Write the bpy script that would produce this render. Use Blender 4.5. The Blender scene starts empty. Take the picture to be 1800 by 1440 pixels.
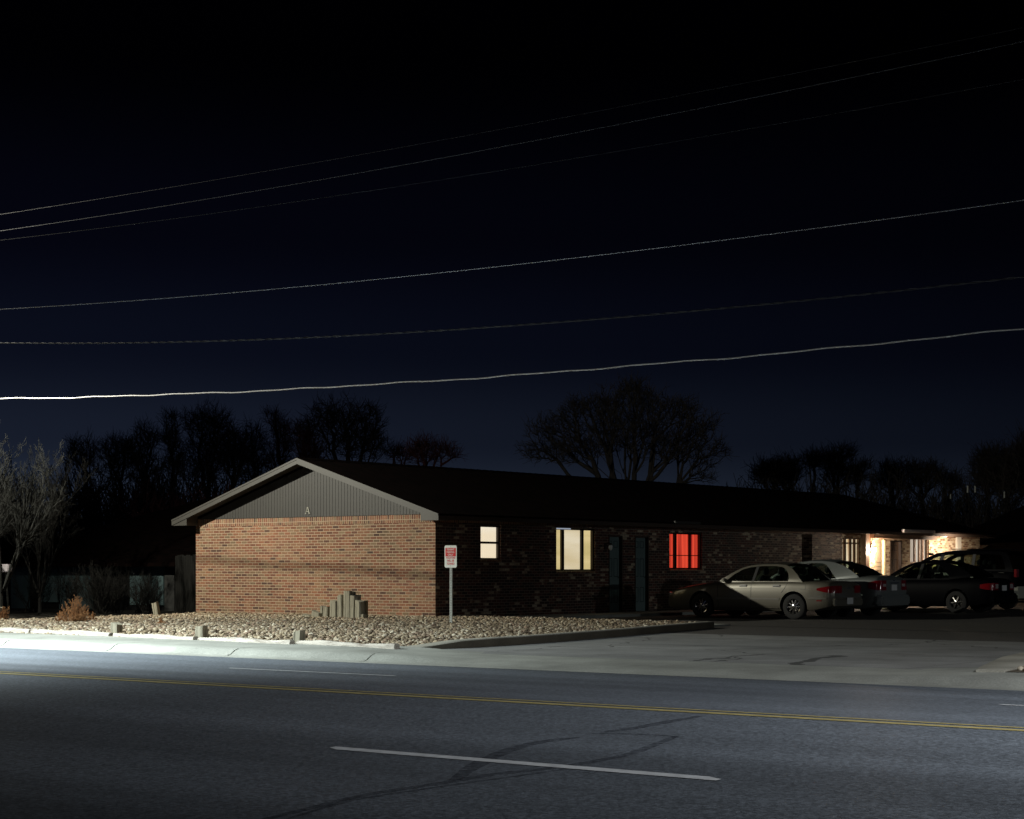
import bpy, bmesh, math, random
import numpy as np
from mathutils import Vector, Matrix
R = math.radians
sc = bpy.context.scene
col = sc.collection
random.seed(7)

# ------------------------------------------------------------------ camera, sky, lamps, exposure
EYE = 1.333
YAW = R(37.7)
cam_d = bpy.data.cameras.new('camera')
cam = bpy.data.objects.new('camera', cam_d); col.objects.link(cam)
cam.location = (0, 0, EYE); cam.rotation_euler = (R(90), 0, YAW)
cam_d.sensor_width = 36.0; cam_d.lens = 64.74; cam_d.shift_y = 280/1800; cam_d.clip_end = 3000; cam_d.clip_start = .1
sc.camera = cam
sc.view_settings.view_transform = 'Standard'; sc.view_settings.look = 'None'
sc.view_settings.exposure = 0; sc.view_settings.gamma = 1
sc.cycles.use_denoising = True
sc.cycles.max_bounces = 6; sc.cycles.transparent_max_bounces = 12
sc.cycles.caustics_reflective = False; sc.cycles.caustics_refractive = False
sc.cycles.sample_clamp_indirect = 4

world = bpy.data.worlds.new('World'); sc.world = world; world.use_nodes = True
wn = world.node_tree; wn.nodes.clear()
def N(t, k, **kw):
    n = t.nodes.new(k)
    for a, b in kw.items(): setattr(n, a, b)
    return n
wo = N(wn, 'ShaderNodeOutputWorld'); bg = N(wn, 'ShaderNodeBackground')
tc = N(wn, 'ShaderNodeTexCoord'); sep = N(wn, 'ShaderNodeSeparateXYZ')
wn.links.new(tc.outputs['Generated'], sep.inputs[0])
# night sky glow: brighter near the horizon, and brighter towards the west (left) where the town is
rmp = N(wn, 'ShaderNodeValToRGB'); rmp.color_ramp.interpolation = 'EASE'
els = [(0.0, (.0215, .0300, .048)), (.03, (.0170, .0238, .040)), (.07, (.0070, .0098, .0190)), (.12, (.0026, .0036, .0088)), (.18, (.0010, .0012, .0036)), (.27, (.0001, .0001, .0004))]
cr = rmp.color_ramp
cr.elements[0].position = 0; cr.elements[0].color = (*els[0][1], 1)
cr.elements[1].position = els[-1][0]; cr.elements[1].color = (*els[-1][1], 1)
for p, c in els[1:-1]:
    e = cr.elements.new(p); e.color = (*c, 1)
wn.links.new(sep.outputs[2], rmp.inputs[0])
azm = N(wn, 'ShaderNodeVectorMath', operation='DOT_PRODUCT'); azm.inputs[1].default_value = (.791, .6115, 0)
wn.links.new(tc.outputs['Generated'], azm.inputs[0])
mr = N(wn, 'ShaderNodeMapRange'); mr.inputs[1].default_value = -.28; mr.inputs[2].default_value = .28
mr.inputs[3].default_value = 1.2; mr.inputs[4].default_value = .42
wn.links.new(azm.outputs['Value'], mr.inputs[0])
mul = N(wn, 'ShaderNodeVectorMath', operation='SCALE')
wn.links.new(rmp.outputs[0], mul.inputs[0]); wn.links.new(mr.outputs[0], mul.inputs['Scale'])
wn.links.new(mul.outputs[0], bg.inputs[0]); bg.inputs[1].default_value = 1.0
wn.links.new(bg.outputs[0], wo.inputs[0])

LAMP_A = Vector((-38.0, 23.8, 7.45))
LAMP_C = Vector((-27.2, 11.5, 8.0))
LAMP_B = Vector((4.0, 14.5, 8.5))
def lamp(name, loc, power, colr, radius=.15, spot=None, blend=1.0, aim=None):
    d = bpy.data.lights.new(name, 'SPOT' if spot else 'POINT')
    d.energy = power; d.color = colr; d.shadow_soft_size = radius
    if spot: d.spot_size = R(spot); d.spot_blend = blend
    o = bpy.data.objects.new(name, d); col.objects.link(o); o.location = loc
    if aim is not None: o.rotation_euler = (Vector(aim)-Vector(loc)).to_track_quat('-Z', 'Y').to_euler()
    return o
lamp('street_lamp_light', LAMP_A, 9900, (1.0, .97, .82), .06, spot=162, blend=1.0, aim=(-38+6.3, 23.8+7.3, 7.45-1.9))
lamp('street_lamp_light', LAMP_C, 37000, (.90, 1.0, .99), .2, spot=121, blend=1.0, aim=(-26.6, 13.6, 0))
lamp('street_lamp_light', LAMP_B, 8800, (.96, .98, 1.0), .2, spot=103, blend=1.0, aim=(-2.0, 16.4, 0))
LAMP_D = Vector((20.0, 40.0, 6.6))
lamp('car_rear_fill_light', LAMP_D, 4200, (.93, 1.0, 1.0), .15, spot=32, blend=1.0, aim=(-21.5, 47.5, .8))  # unseen narrow spot, added to brighten the rears of the parked cars

# ------------------------------------------------------------------ pixel (1800x1440 photo) -> place
F = 3237.0; CY, SY = math.cos(YAW), math.sin(YAW)
def ray(px):
    a = (px-900)/F
    return -SY + a*CY, CY + a*SY
def G(px, py, z):
    d = (EYE-z)*F/(py-1000.0); rx, ry = ray(px)
    return (rx*d, ry*d, z)
def atY(px, py, Y):
    rx, ry = ray(px); d = Y/ry
    return (rx*d, Y, EYE+(1000.0-py)*d/F)
def atX(px, py, X):
    rx, ry = ray(px); d = X/rx
    return (X, ry*d, EYE+(1000.0-py)*d/F)
def atD(px, py, d):
    rx, ry = ray(px)
    return (rx*d, ry*d, EYE+(1000.0-py)*d/F)

# ------------------------------------------------------------------ materials
MATS = {}
def newmat(name):
    m = bpy.data.materials.new(name); m.use_nodes = True
    MATS[name] = m
    t = m.node_tree; p = t.nodes['Principled BSDF']
    return m, t, p
def setc(p, c, rough=.6, metal=0.0, spec=.5):
    p.inputs['Base Color'].default_value = (*c, 1); p.inputs['Roughness'].default_value = rough
    p.inputs['Metallic'].default_value = metal; p.inputs['Specular IOR Level'].default_value = spec
def plain(name, c, rough=.6, metal=0.0, spec=.5, noise=.25, scale=8.0, bump=0.0, coat=0.0):
    m, t, p = newmat(name); setc(p, c, rough, metal, spec)
    if coat: p.inputs['Coat Weight'].default_value = coat; p.inputs['Coat Roughness'].default_value = .06
    if noise:
        g = N(t, 'ShaderNodeTexCoord'); n = N(t, 'ShaderNodeTexNoise'); n.inputs['Scale'].default_value = scale; n.inputs['Detail'].default_value = 6
        t.links.new(g.outputs['Object'], n.inputs['Vector'])
        r = N(t, 'ShaderNodeMapRange'); r.inputs[1].default_value = .3; r.inputs[2].default_value = .7
        r.inputs[3].default_value = 1-noise; r.inputs[4].default_value = 1+noise
        t.links.new(n.outputs[0], r.inputs[0])
        s = N(t, 'ShaderNodeVectorMath', operation='SCALE'); s.inputs[0].default_value = c
        t.links.new(r.outputs[0], s.inputs['Scale']); t.links.new(s.outputs[0], p.inputs['Base Color'])
        if bump:
            b = N(t, 'ShaderNodeBump'); b.inputs['Strength'].default_value = bump; b.inputs['Distance'].default_value = .01
            t.links.new(n.outputs[0], b.inputs['Height']); t.links.new(b.outputs[0], p.inputs['Normal'])
    return m
def emit(name, c, s):
    m, t, p = newmat(name); setc(p, (.02, .02, .02), .5)
    p.inputs['Emission Color'].default_value = (*c, 1); p.inputs['Emission Strength'].default_value = s
    return m

def ramp(t, stops, interp='LINEAR'):
    r = N(t, 'ShaderNodeValToRGB'); r.color_ramp.interpolation = interp
    r.color_ramp.elements[0].position = stops[0][0]; r.color_ramp.elements[0].color = (*stops[0][1], 1)
    r.color_ramp.elements[1].position = stops[-1][0]; r.color_ramp.elements[1].color = (*stops[-1][1], 1)
    for p, c in stops[1:-1]:
        e = r.color_ramp.elements.new(p); e.color = (*c, 1)
    return r
def mixc(t, a, b, f, mode='MIX'):
    m = N(t, 'ShaderNodeMix', data_type='RGBA', blend_type=mode)
    if isinstance(f, float): m.inputs[0].default_value = f
    else: t.links.new(f, m.inputs[0])
    for k, v in ((6, a), (7, b)):
        if isinstance(v, tuple): m.inputs[k].default_value = (*v, 1)
        else: t.links.new(v, m.inputs[k])
    return m.outputs[2]

def brick_mat(name, stops, mortar, rough=.85, soldier=False, cluster=0):
    m, t, p = newmat(name); setc(p, (.2, .1, .07), rough, 0, .4)
    uv = N(t, 'ShaderNodeUVMap'); uv.uv_map = 'uv'
    vec = uv.outputs[0]
    if soldier:
        mp = N(t, 'ShaderNodeMapping'); mp.inputs['Rotation'].default_value = (0, 0, R(90)); t.links.new(vec, mp.inputs[0]); vec = mp.outputs[0]
    # slight wobble so the courses are laid by hand
    nz = N(t, 'ShaderNodeTexNoise'); nz.inputs['Scale'].default_value = 3.0; t.links.new(vec, nz.inputs['Vector'])
    sc_ = N(t, 'ShaderNodeVectorMath', operation='MULTIPLY_ADD'); sc_.inputs[1].default_value = (.012, .006, 0)
    t.links.new(nz.outputs['Color'], sc_.inputs[0]); t.links.new(vec, sc_.inputs[2]); vec = sc_.outputs[0]
    b = N(t, 'ShaderNodeTexBrick'); b.offset = .5 if not soldier else 0.0
    b.inputs['Scale'].default_value = 1; b.inputs['Brick Width'].default_value = .21; b.inputs['Row Height'].default_value = .071
    b.inputs['Mortar Size'].default_value = .0072; b.inputs['Mortar Smooth'].default_value = .2; b.inputs['Bias'].default_value = 0
    b.inputs['Color1'].default_value = (0, 0, 0, 1); b.inputs['Color2'].default_value = (1, 1, 1, 1); b.inputs['Mortar'].default_value = (.5, .5, .5, 1)
    t.links.new(vec, b.inputs['Vector'])
    r = ramp(t, stops); rin = b.outputs['Color']
    if cluster:
        nc = N(t, 'ShaderNodeTexNoise'); nc.inputs['Scale'].default_value = 1.6; nc.inputs['Detail'].default_value = 2; t.links.new(vec, nc.inputs['Vector'])
        mc_ = N(t, 'ShaderNodeMapRange'); mc_.clamp = False; mc_.inputs[1].default_value = .4; mc_.inputs[2].default_value = .7; mc_.inputs[3].default_value = -cluster; mc_.inputs[4].default_value = cluster*.6; t.links.new(nc.outputs[0], mc_.inputs[0])
        ac = N(t, 'ShaderNodeMath', operation='ADD'); t.links.new(rin, ac.inputs[0]); t.links.new(mc_.outputs[0], ac.inputs[1]); rin = ac.outputs[0]
    t.links.new(rin, r.inputs[0])
    n2 = N(t, 'ShaderNodeTexNoise'); n2.inputs['Scale'].default_value = 26; n2.inputs['Detail'].default_value = 5; t.links.new(vec, n2.inputs['Vector'])
    c2 = mixc(t, r.outputs[0], (.5, .5, .5), .42, 'OVERLAY')
    mm = N(t, 'ShaderNodeMapRange'); mm.inputs[1].default_value = .3; mm.inputs[2].default_value = .75; mm.inputs[3].default_value = .62; mm.inputs[4].default_value = 1.35
    t.links.new(n2.outputs[0], mm.inputs[0])
    s = N(t, 'ShaderNodeVectorMath', operation='SCALE'); t.links.new(c2, s.inputs[0]); t.links.new(mm.outputs[0], s.inputs['Scale'])
    # old weathering in large soft patches
    n3 = N(t, 'ShaderNodeTexNoise'); n3.inputs['Scale'].default_value = .55; n3.inputs['Detail'].default_value = 4; t.links.new(vec, n3.inputs['Vector'])
    m3 = N(t, 'ShaderNodeMapRange'); m3.inputs[1].default_value = .3; m3.inputs[2].default_value = .7; m3.inputs[3].default_value = .72; m3.inputs[4].default_value = 1.2
    t.links.new(n3.outputs[0], m3.inputs[0])
    s2 = N(t, 'ShaderNodeVectorMath', operation='SCALE'); t.links.new(s.outputs[0], s2.inputs[0]); t.links.new(m3.outputs[0], s2.inputs['Scale'])
    fin = mixc(t, s2.outputs[0], mortar, b.outputs['Fac'])
    t.links.new(fin, p.inputs['Base Color'])
    h = N(t, 'ShaderNodeMath', operation='MULTIPLY_ADD'); h.inputs[1].default_value = -1.0
    t.links.new(b.outputs['Fac'], h.inputs[0])
    hh = N(t, 'ShaderNodeMath', operation='MULTIPLY'); hh.inputs[1].default_value = .35; t.links.new(n2.outputs[0], hh.inputs[0]); t.links.new(hh.outputs[0], h.inputs[2])
    bp = N(t, 'ShaderNodeBump'); bp.inputs['Strength'].default_value = .9; bp.inputs['Distance'].default_value = .008
    t.links.new(h.outputs[0], bp.inputs['Height']); t.links.new(bp.outputs[0], p.inputs['Normal'])
    return m
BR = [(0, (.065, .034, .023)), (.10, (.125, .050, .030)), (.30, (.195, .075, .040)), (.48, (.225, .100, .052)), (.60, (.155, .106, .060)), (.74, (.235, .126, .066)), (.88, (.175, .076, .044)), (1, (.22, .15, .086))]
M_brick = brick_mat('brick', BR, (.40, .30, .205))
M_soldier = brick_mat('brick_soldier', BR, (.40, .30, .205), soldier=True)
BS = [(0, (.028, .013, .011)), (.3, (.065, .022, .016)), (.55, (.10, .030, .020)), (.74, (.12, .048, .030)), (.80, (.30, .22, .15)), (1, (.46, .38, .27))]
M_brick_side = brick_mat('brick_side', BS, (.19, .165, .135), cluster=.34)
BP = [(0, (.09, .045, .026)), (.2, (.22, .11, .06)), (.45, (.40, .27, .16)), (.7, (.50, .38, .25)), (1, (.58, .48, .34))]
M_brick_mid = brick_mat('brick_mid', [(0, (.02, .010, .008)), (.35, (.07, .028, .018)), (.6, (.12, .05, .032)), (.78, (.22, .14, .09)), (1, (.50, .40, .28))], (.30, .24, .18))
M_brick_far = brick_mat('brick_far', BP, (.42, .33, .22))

def asphalt(name, base, rough=.72, lo=.55, hi=1.6, streak=True):
    m, t, p = newmat(name); setc(p, base, rough, 0, .45)
    g = N(t, 'ShaderNodeTexCoord')
    n = N(t, 'ShaderNodeTexNoise'); n.inputs['Scale'].default_value = 34; n.inputs['Detail'].default_value = 8; n.inputs['Roughness'].default_value = .78
    t.links.new(g.outputs['Object'], n.inputs['Vector'])
    r = N(t, 'ShaderNodeMapRange'); r.inputs[1].default_value = .3; r.inputs[2].default_value = .72; r.inputs[3].default_value = lo; r.inputs[4].default_value = hi
    t.links.new(n.outputs[0], r.inputs[0])
    mp = N(t, 'ShaderNodeMapping'); mp.inputs['Scale'].default_value = (.06, 1.0, 1); t.links.new(g.outputs['Object'], mp.inputs[0])
    n2 = N(t, 'ShaderNodeTexNoise'); n2.inputs['Scale'].default_value = .9; n2.inputs['Detail'].default_value = 5; t.links.new(mp.outputs[0], n2.inputs['Vector'])
    r2 = N(t, 'ShaderNodeMapRange'); r2.inputs[1].default_value = .32; r2.inputs[2].default_value = .68; r2.inputs[3].default_value = .74; r2.inputs[4].default_value = 1.2
    t.links.new(n2.outputs[0], r2.inputs[0])
    mu = N(t, 'ShaderNodeMath', operation='MULTIPLY'); t.links.new(r.outputs[0], mu.inputs[0])
    if streak: t.links.new(r2.outputs[0], mu.inputs[1])
    else: mu.inputs[1].default_value = 1
    vg = N(t, 'ShaderNodeTexVoronoi'); vg.inputs['Scale'].default_value = 42; t.links.new(g.outputs['Object'], vg.inputs['Vector'])
    sg = N(t, 'ShaderNodeSeparateColor'); t.links.new(vg.outputs['Color'], sg.inputs[0])
    rg_ = N(t, 'ShaderNodeMapRange'); rg_.inputs[3].default_value = .66; rg_.inputs[4].default_value = 1.36; t.links.new(sg.outputs[0], rg_.inputs[0])
    mu0 = mu; mu = N(t, 'ShaderNodeMath', operation='MULTIPLY'); t.links.new(mu0.outputs[0], mu.inputs[0]); t.links.new(rg_.outputs[0], mu.inputs[1])
    # scattered pale aggregate
    v = N(t, 'ShaderNodeTexVoronoi'); v.inputs['Scale'].default_value = 9; t.links.new(g.outputs['Object'], v.inputs['Vector'])
    th = N(t, 'ShaderNodeMath', operation='LESS_THAN'); th.inputs[1].default_value = .055; t.links.new(v.outputs['Distance'], th.inputs[0])
    s = N(t, 'ShaderNodeVectorMath', operation='SCALE'); s.inputs[0].default_value = base; t.links.new(mu.outputs[0], s.inputs['Scale'])
    fin = mixc(t, s.outputs[0], (.22, .22, .22), th.outputs[0])
    t.links.new(fin, p.inputs['Base Color'])
    v2 = N(t, 'ShaderNodeTexVoronoi'); v2.inputs['Scale'].default_value = 70; t.links.new(g.outputs['Object'], v2.inputs['Vector'])
    ad = N(t, 'ShaderNodeMath', operation='ADD'); t.links.new(n.outputs[0], ad.inputs[0]); t.links.new(v2.outputs['Distance'], ad.inputs[1])
    b = N(t, 'ShaderNodeBump'); b.inputs['Strength'].default_value = .5; b.inputs['Distance'].default_value = .0035
    t.links.new(ad.outputs[0], b.inputs['Height']); t.links.new(b.outputs[0], p.inputs['Normal'])
    return m
M_road = asphalt('road_asphalt', (.118, .136, .160), .58, .45, 1.7)
M_lot = asphalt('lot_asphalt', (.060, .056, .052), .85, streak=False)

def concrete(name, base, crack=True):
    m, t, p = newmat(name); setc(p, base, .85, 0, .35)
    g = N(t, 'ShaderNodeTexCoord')
    n = N(t, 'ShaderNodeTexNoise'); n.inputs['Scale'].default_value = .8; n.inputs['Detail'].default_value = 10; n.inputs['Roughness'].default_value = .62; t.links.new(g.outputs['Object'], n.inputs['Vector'])
    r = N(t, 'ShaderNodeMapRange'); r.inputs[1].default_value = .3; r.inputs[2].default_value = .7; r.inputs[3].default_value = .66; r.inputs[4].default_value = 1.2; t.links.new(n.outputs[0], r.inputs[0])
    n2 = N(t, 'ShaderNodeTexNoise'); n2.inputs['Scale'].default_value = 45; n2.inputs['Detail'].default_value = 4; t.links.new(g.outputs['Object'], n2.inputs['Vector'])
    r2 = N(t, 'ShaderNodeMapRange'); r2.inputs[1].default_value = .3; r2.inputs[2].default_value = .7; r2.inputs[3].default_value = .85; r2.inputs[4].default_value = 1.15; t.links.new(n2.outputs[0], r2.inputs[0])
    mu = N(t, 'ShaderNodeMath', operation='MULTIPLY'); t.links.new(r.outputs[0], mu.inputs[0]); t.links.new(r2.outputs[0], mu.inputs[1])
    s = N(t, 'ShaderNodeVectorMath', operation='SCALE'); s.inputs[0].default_value = base; t.links.new(mu.outputs[0], s.inputs['Scale'])
    out = s.outputs[0]
    if crack:
        nw = N(t, 'ShaderNodeTexNoise'); nw.inputs['Scale'].default_value = 1.2; nw.inputs['Detail'].default_value = 6; t.links.new(g.outputs['Object'], nw.inputs['Vector'])
        va = N(t, 'ShaderNodeVectorMath', operation='MULTIPLY_ADD'); va.inputs[1].default_value = (.9, .9, 0); t.links.new(nw.outputs['Color'], va.inputs[0]); t.links.new(g.outputs['Object'], va.inputs[2])
        v = N(t, 'ShaderNodeTexVoronoi', feature='DISTANCE_TO_EDGE'); v.inputs['Scale'].default_value = .28; t.links.new(va.outputs[0], v.inputs['Vector'])
        th = N(t, 'ShaderNodeMath', operation='LESS_THAN'); th.inputs[1].default_value = .0045; t.links.new(v.outputs['Distance'], th.inputs[0])
        out = mixc(t, out, (base[0]*.3, base[1]*.3, base[2]*.3), th.outputs[0])
        bj = N(t, 'ShaderNodeTexBrick'); bj.offset = 0; bj.inputs['Scale'].default_value = 1; bj.inputs['Brick Width'].default_value = 3.4; bj.inputs['Row Height'].default_value = 3.1; bj.inputs['Mortar Size'].default_value = .009
        t.links.new(g.outputs['Object'], bj.inputs['Vector']); out = mixc(t, out, (base[0]*.28, base[1]*.27, base[2]*.25), bj.outputs['Fac'])
        vs = N(t, 'ShaderNodeTexVoronoi'); vs.inputs['Scale'].default_value = .9; t.links.new(va.outputs[0], vs.inputs['Vector'])
        ts = N(t, 'ShaderNodeMapRange'); ts.inputs[1].default_value = .05; ts.inputs[2].default_value = .16; ts.inputs[3].default_value = .3; ts.inputs[4].default_value = 0; t.links.new(vs.outputs['Distance'], ts.inputs[0])
        out = mixc(t, out, (base[0]*.35, base[1]*.33, base[2]*.3), ts.outputs[0])
    t.links.new(out, p.inputs['Base Color'])
    b = N(t, 'ShaderNodeBump'); b.inputs['Strength'].default_value = .35; b.inputs['Distance'].default_value = .006
    t.links.new(n2.outputs[0], b.inputs['Height']); t.links.new(b.outputs[0], p.inputs['Normal'])
    return m
M_conc = concrete('concrete', (.245, .25, .245))
M_conc2 = concrete('concrete_walk', (.29, .30, .272), crack=False)
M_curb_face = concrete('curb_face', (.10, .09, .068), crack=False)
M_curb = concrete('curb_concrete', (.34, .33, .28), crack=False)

def wood(name, base, dark, scale=(60, 60, 3)):
    m, t, p = newmat(name); setc(p, base, .9, 0, .2)
    g = N(t, 'ShaderNodeTexCoord'); mp = N(t, 'ShaderNodeMapping'); mp.inputs['Scale'].default_value = scale; t.links.new(g.outputs['Object'], mp.inputs[0])
    n = N(t, 'ShaderNodeTexNoise'); n.inputs['Scale'].default_value = 1; n.inputs['Detail'].default_value = 6; n.inputs['Roughness'].default_value = .7; t.links.new(mp.outputs[0], n.inputs['Vector'])
    r = ramp(t, [(.32, dark), (.5, base), (.72, tuple(min(1, x*1.25) for x in base))]); t.links.new(n.outputs[0], r.inputs[0])
    t.links.new(r.outputs[0], p.inputs['Base Color'])
    b = N(t, 'ShaderNodeBump'); b.inputs['Strength'].default_value = .8; b.inputs['Distance'].default_value = .012
    t.links.new(n.outputs[0], b.inputs['Height']); t.links.new(b.outputs[0], p.inputs['Normal'])
    return m
M_post = wood('weathered_post', (.27, .25, .19), (.045, .038, .028), (28, 28, 2.0))
M_rail = wood('weathered_rail', (.44, .41, .36), (.12, .09, .07), (2.0, 28, 28))
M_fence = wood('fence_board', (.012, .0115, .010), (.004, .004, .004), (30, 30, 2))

def stone_mat():
    m, t, p = newmat('river_stone'); setc(p, (.4, .35, .25), .8, 0, .35)
    a = N(t, 'ShaderNodeAttribute'); a.attribute_name = 'tint'
    r = ramp(t, [(0, (.055, .040, .027)), (.18, (.15, .112, .072)), (.38, (.25, .195, .125)), (.58, (.33, .27, .18)), (.72, (.23, .15, .105)), (.86, (.40, .345, .25)), (1, (.52, .47, .37))])
    t.links.new(a.outputs['Fac'], r.inputs[0])
    g = N(t, 'ShaderNodeTexCoord'); n = N(t, 'ShaderNodeTexNoise'); n.inputs['Scale'].default_value = 30; n.inputs['Detail'].default_value = 4; t.links.new(g.outputs['Object'], n.inputs['Vector'])
    mm = N(t, 'ShaderNodeMapRange'); mm.inputs[1].default_value = .3; mm.inputs[2].default_value = .7; mm.inputs[3].default_value = .75; mm.inputs[4].default_value = 1.2; t.links.new(n.outputs[0], mm.inputs[0])
    s = N(t, 'ShaderNodeVectorMath', operation='SCALE'); t.links.new(r.outputs[0], s.inputs[0]); t.links.new(mm.outputs[0], s.inputs['Scale']); t.links.new(s.outputs[0], p.inputs['Base Color'])
    return m
M_stone = stone_mat()

def shingle_mat():
    m, t, p = newmat('shingles'); setc(p, (.05, .03, .025), .95, 0, .04)
    uv = N(t, 'ShaderNodeUVMap'); uv.uv_map = 'uv'
    b = N(t, 'ShaderNodeTexBrick'); b.inputs['Scale'].default_value = 1; b.inputs['Brick Width'].default_value = .3; b.inputs['Row Height'].default_value = .14
    b.inputs['Mortar Size'].default_value = .008; b.inputs['Color1'].default_value = (.005, .003, .0025, 1); b.inputs['Color2'].default_value = (.012, .006, .005, 1); b.inputs['Mortar'].default_value = (.008, .006, .006, 1)
    t.links.new(uv.outputs[0], b.inputs['Vector']); t.links.new(b.outputs['Color'], p.inputs['Base Color'])
    bp = N(t, 'ShaderNodeBump'); bp.inputs['Strength'].default_value = .6; bp.inputs['Distance'].default_value = .01; bp.invert = True
    t.links.new(b.outputs['Fac'], bp.inputs['Height']); t.links.new(bp.outputs[0], p.inputs['Normal'])
    return m
M_shingle = shingle_mat()
M_trim = plain('taupe_trim', (.034, .031, .026), .55, noise=.12, scale=2)
M_siding = plain('taupe_siding', (.0205, .0182, .0148), .6, noise=.14, scale=1.4, bump=.1)
M_soffit = plain('soffit', (.05, .045, .038), .75, noise=.1)
M_brown = plain('brown_trim', (.20, .12, .075), .5, noise=.12)
M_frame = plain('dark_bronze_frame', (.030, .020, .016), .4, .3, noise=.05)
M_white = plain('white_paint', (.72, .72, .70), .5, noise=.05)
M_letter = plain('letter_paint', (.24, .23, .19), .5, noise=.05)
M_door = plain('teal_grey_door', (.12, .17, .17), .45, noise=.08, scale=3)
M_doord = plain('door_groove', (.03, .045, .05), .6, noise=.05)
M_dark = plain('dark_rubber', (.012, .012, .012), .8, noise=.1)
M_interior = plain('car_interior', (.015, .015, .016), .8, noise=.1)
M_chrome = plain('bright_metal', (.75, .73, .70), .16, 1.0, noise=0)
M_black = plain('black_plastic', (.012, .012, .013), .45, noise=0)
M_galv = plain('galvanised', (.50, .52, .48), .4, .35, noise=.12, scale=30)
M_wire_mid = plain('grey_wire', (.28, .28, .29), .5, .4, noise=0)
M_wire_dark = plain('dark_wire', (.026, .026, .028), .6, .0, .1, noise=0)
M_wire_dull = plain('weathered_wire', (.06, .06, .064), .6, .0, .15, noise=0)
M_wire = plain('aluminium_wire', (.55, .55, .55), .45, .6, noise=0)
M_bark = plain('bark', (.030, .025, .021), .9, noise=.3, scale=6)
M_barkred = plain('bark_reddish', (.12, .038, .034), .9, noise=.3, scale=6)
M_shrub = plain('shrub_stem', (.012, .011, .009), .9, noise=.3)
M_barkpale = plain('bark_pale', (.010, .0105, .0085), .85, noise=.3, scale=8)
M_soil = plain('dry_ground', (.035, .030, .022), .95, noise=.5, scale=2.5, bump=.4)
M_bed = plain('bed_soil', (.10, .08, .055), .95, noise=.4, scale=9)
M_line_w = plain('road_white', (.58, .60, .62), .6, noise=.16, scale=10, bump=.2)
M_line_y = plain('road_yellow', (.42, .35, .14), .6, noise=.2, scale=10, bump=.2)
M_tar = plain('tyre_rubber_mark', (.016, .018, .024), .75, noise=.3, scale=5)
M_pale = plain('pale_siding', (.16, .24, .25), .7, noise=.25, scale=1.5)
M_palepink = plain('pale_wall', (.75, .68, .72), .7, noise=.3, scale=2)
M_bush = plain('dry_bush', (.42, .21, .085), .9, noise=.3, scale=12)
M_twig = plain('bush_stem', (.22, .12, .06), .9, noise=.2)
M_signred = plain('sign_red', (.72, .015, .02), .45, noise=0)
M_signwhite = plain('sign_white', (.86, .87, .80), .45, noise=.04)
M_plate = plain('licence_plate', (.62, .62, .62), .4, noise=.05)
M_red = plain('red_lens', (.20, .006, .009), .12, noise=0, coat=1.0)
M_lens = plain('clear_lens', (.55, .50, .48), .1, .3, noise=0, coat=1.0)
M_silver = plain('silver_paint', (.145, .134, .106), .36, .3, noise=0, coat=.8)
M_silver2 = plain('silver_blue_paint', (.18, .195, .19), .38, .3, noise=0, coat=.6)
M_blackp = plain('black_paint', (.003, .003, .004), .4, 0, .02, noise=0)
M_beige = plain('beige_cladding', (.44, .43, .36), .45, noise=.05)
M_mould = plain('side_moulding', (.17, .16, .14), .4, noise=0)
def glassmat(name, tint, refl=.1):
    m, t, p = newmat(name); t.nodes.remove(p)
    o = t.nodes['Material Output']; tr = N(t, 'ShaderNodeBsdfTransparent'); tr.inputs[0].default_value = (*tint, 1)
    gl = N(t, 'ShaderNodeBsdfGlossy'); gl.inputs['Roughness'].default_value = .02
    lw = N(t, 'ShaderNodeFresnel'); ge = N(t, 'ShaderNodeNewGeometry')
    io = N(t, 'ShaderNodeMapRange'); io.inputs[3].default_value = 1.5; io.inputs[4].default_value = 1/1.5
    t.links.new(ge.outputs['Backfacing'], io.inputs[0]); t.links.new(io.outputs[0], lw.inputs[0])
    mx = N(t, 'ShaderNodeMixShader'); t.links.new(lw.outputs[0], mx.inputs[0]); t.links.new(tr.outputs[0], mx.inputs[1]); t.links.new(gl.outputs[0], mx.inputs[2]); t.links.new(mx.outputs[0], o.inputs[0])
    return m
M_glass = glassmat('window_glass', (.92, .95, .93))
M_carglass = glassmat('car_glass', (.50, .57, .52))

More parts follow.
